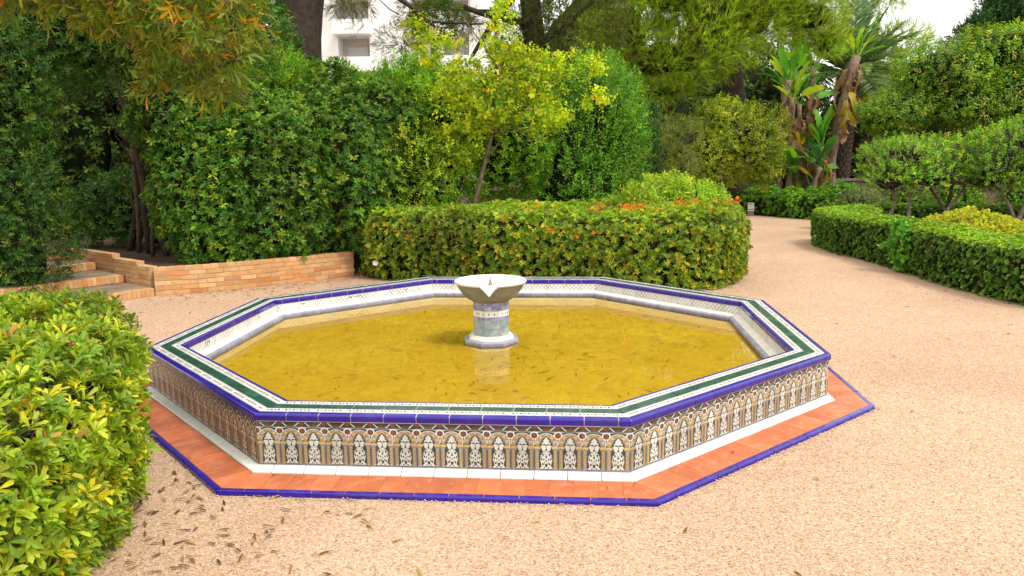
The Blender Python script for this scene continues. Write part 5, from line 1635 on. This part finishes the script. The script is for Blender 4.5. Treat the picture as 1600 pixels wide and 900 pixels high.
# ------------------------------------------------------------------ loose stones of the gravel, fallen leaves
g = GG(201)
def stones(n, reg):
    y = 1.6 + (reg - 1.6) * g.random(n) ** 1.5
    x = (g.random(n) * 2 - 1) * (y * .72 + .4)
    q = np.stack([x, y], 1)
    m_ = n // 45                      # stones kicked up against the apron
    aa_ = g.uniform(-PI, 0, m_); k_ = np.round((aa_ - YAW + PI / 2) / (PI / 4)) * PI / 4 + YAW - PI / 2
    rr_ = (3.053 + np.abs(g.normal(size=m_)) * .03) / np.cos(aa_ - k_)
    q[:m_] = np.stack([FC.x + rr_ * np.cos(aa_), FC.y + rr_ * np.sin(aa_)], 1)
    keep_ = np.ones(n, bool)
    d, ins, _ = poly_dist(q, octagon(3.054))
    keep_ &= ~ins
    d, ins, _ = poly_dist(q, pl); keep_ &= ~ins
    for pg in (hp, rh):
        d, ins, _ = poly_dist(q, pg); keep_ &= ~ins
    keep_ &= q[:, 1] < 10.5
    q = q[keep_]; n = len(q)
    de, _, _ = poly_dist(q, octagon(3.05))
    heap = np.clip(1 - de / .05, 0, 1) * .010 * g.random(n)
    r = g.uniform(.0022, .0054, n) * (1 + q[:, 1] * .05)
    rot = g.uniform(0, 6.28, n)
    V = []
    for dx, dy, dz in ((1.3, 0, .2), (0, 1, .3), (-1.2, 0, .2), (0, -.9, .3), (.1, .1, 1.0)):
        px = dx * g.uniform(.7, 1.2, n); py = dy * g.uniform(.7, 1.2, n)
        V.append(np.stack([q[:, 0] + r * (px * np.cos(rot) - py * np.sin(rot)), q[:, 1] + r * (px * np.sin(rot) + py * np.cos(rot)), heap + r * dz * g.uniform(.7, 1.1, n)], 1))
    V = np.stack(V, 1)
    t = np.array([[0, 1, 4], [1, 2, 4], [2, 3, 4], [3, 0, 4]])
    T = (t[None] + (np.arange(n) * 5)[:, None, None]).reshape(-1, 3)
    C = pick([(5, (.54, .38, .265)), (4, (.48, .32, .21)), (2, (.62, .48, .36)), (1.0, (.33, .2, .13)), (.4, (.2, .14, .1))], n, g)
    return npmesh('gravel', V.reshape(-1, 3), T, M['pebble'], np.repeat(C, 5, 0))
tag(link('gravel', stones(62000, 10.5)), 'loose small stones lying on the gravel ground', kind='stuff')

def litter(q, z, L, W, pal, nm, lab, flat=.25):
    n = len(q)
    P = np.stack([q[:, 0], q[:, 1], np.full(n, z) + g.uniform(0, .006, n)], 1)
    a = g.uniform(0, 6.28, n)
    D = np.stack([np.cos(a), np.sin(a), g.uniform(-.02, .12, n)], 1)
    N = nrm_rows(np.stack([g.normal(size=n) * flat, g.normal(size=n) * flat, np.ones(n)], 1))
    v, t, c = leaves(P, D, N, g.uniform(*L, n), W, pick(pal, n, g), 'full', .06)
    return tag(link(nm, npmesh(nm, v, t, M['dry_leaf'], c)), lab, kind='stuff')
PAL_LIT = [(5, (.14, .07, .03)), (4, (.22, .12, .05)), (2, (.08, .045, .025)), (1.2, (.45, .30, .05)), (1, (.38, .2, .06))]
q = np.concatenate([np.stack([g.uniform(-2.1, .2, 420) - 0, 3.0 + g.random(420) * 1.7], 1), np.stack([g.normal(-1.5, .5, 160), g.normal(3.5, .5, 160)], 1),
                    np.stack([g.normal(-2.0, .25, 120), g.normal(4.4, .6, 120)], 1)])
pr = np.exp(-(q[:, 0] + 1.8) / .75)
q = q[g.random(len(q)) < np.clip(pr, 0, 1) * .8]
w1 = np.array([[p.x, p.y] for p in fine])
ix = g.choice(len(w1), 380)
q2 = w1[ix] + np.stack([g.normal(size=380) * .1 + .15, -np.abs(g.exponential(.3, 380)) - .03], 1)
q3 = np.stack([g.uniform(-5.2, 3.2, 130), g.uniform(9.6, 12, 130)], 1)
q4 = np.stack([g.uniform(-1, 6, 130), g.uniform(2.6, 11, 130)], 1)
hb = np.array(smooth_poly(hp, 2)); q5 = hb[g.choice(len(hb), 90)] + g.normal(size=(90, 2)) * .16
rb_ = np.array(smooth_poly(rh, 2)); q6 = rb_[g.choice(len(rb_), 120)] + np.stack([-np.abs(g.normal(size=120)) * .15, g.normal(size=120) * .1], 1)
q4 = np.concatenate([q4, q5, q6])
q = np.concatenate([q, q2, q3, q4])
for pg in (octagon(3.06), pl):
    _, ins, _ = poly_dist(q, pg); q = q[~ins]
q = q[g.random(len(q)) < .55]
litter(q, .006, (.035, .095), .014, PAL_LIT, 'fallen_leaves', 'dry brown leaves scattered on the gravel')
# on the apron
qa = FC.xy[:]
a = g.uniform(-PI, PI, 40)
r_ = g.uniform(2.92, 3.2, 40)
q = np.stack([FC.x + r_ * np.cos(a), FC.y + r_ * np.sin(a)], 1)
_, ins, _ = poly_dist(q, octagon(2.99)); q = q[ins]
_, ins, _ = poly_dist(q, octagon(2.81)); q = q[~ins]
litter(q, .033, (.02, .045), .012, PAL_LIT, 'fallen_leaves', 'few dry leaves lying on the terracotta apron')
# sunk in the basin
a = g.uniform(-PI, PI, 2600); r_ = 2.35 * np.sqrt(g.random(2600))
q = np.stack([FC.x + r_ * np.cos(a), FC.y + r_ * np.sin(a)], 1)
cl = wav(np.stack([q[:, 0], q[:, 1], q[:, 0] * 0], 1), 2.2, 77)
q = q[(g.random(len(q)) < .10 + .45 * (cl > .45))]
litter(q, .189, (.04, .13), .0075, [(5, (.20, .13, .015)), (3, (.28, .19, .02)), (1, (.11, .075, .015))], 'sunken_leaves', 'narrow brown leaves lying on the basin floor', .1)
# a white bindweed flower at the hedge foot
fw = empty('white_flower', (-2.12, 12.18, .30), 'single white trumpet flower at the foot of the hedge by the brick wall', 'flower')
n = 5
aa = np.arange(n) * 2 * PI / n
D = np.stack([np.cos(aa), np.full(n, -.5), np.sin(aa)], 1)
for k in range(n):
    v, t, c = leaves(np.zeros((1, 3)), D[k:k + 1], np.array([[0, -1.0, 0]]), .05, .045, np.array([[.8, .8, .82]]), 'full')
    link('petal', npmesh('petal', v, t, M['petal'], c), fw)
V, F = tube_geo([(0, 0, 0), (0, .05, -.02), (0, .12, -.12)], [.008, .005, .004], 5)
link('stalk', pymesh('stalk', V, F, M['twig']), fw)
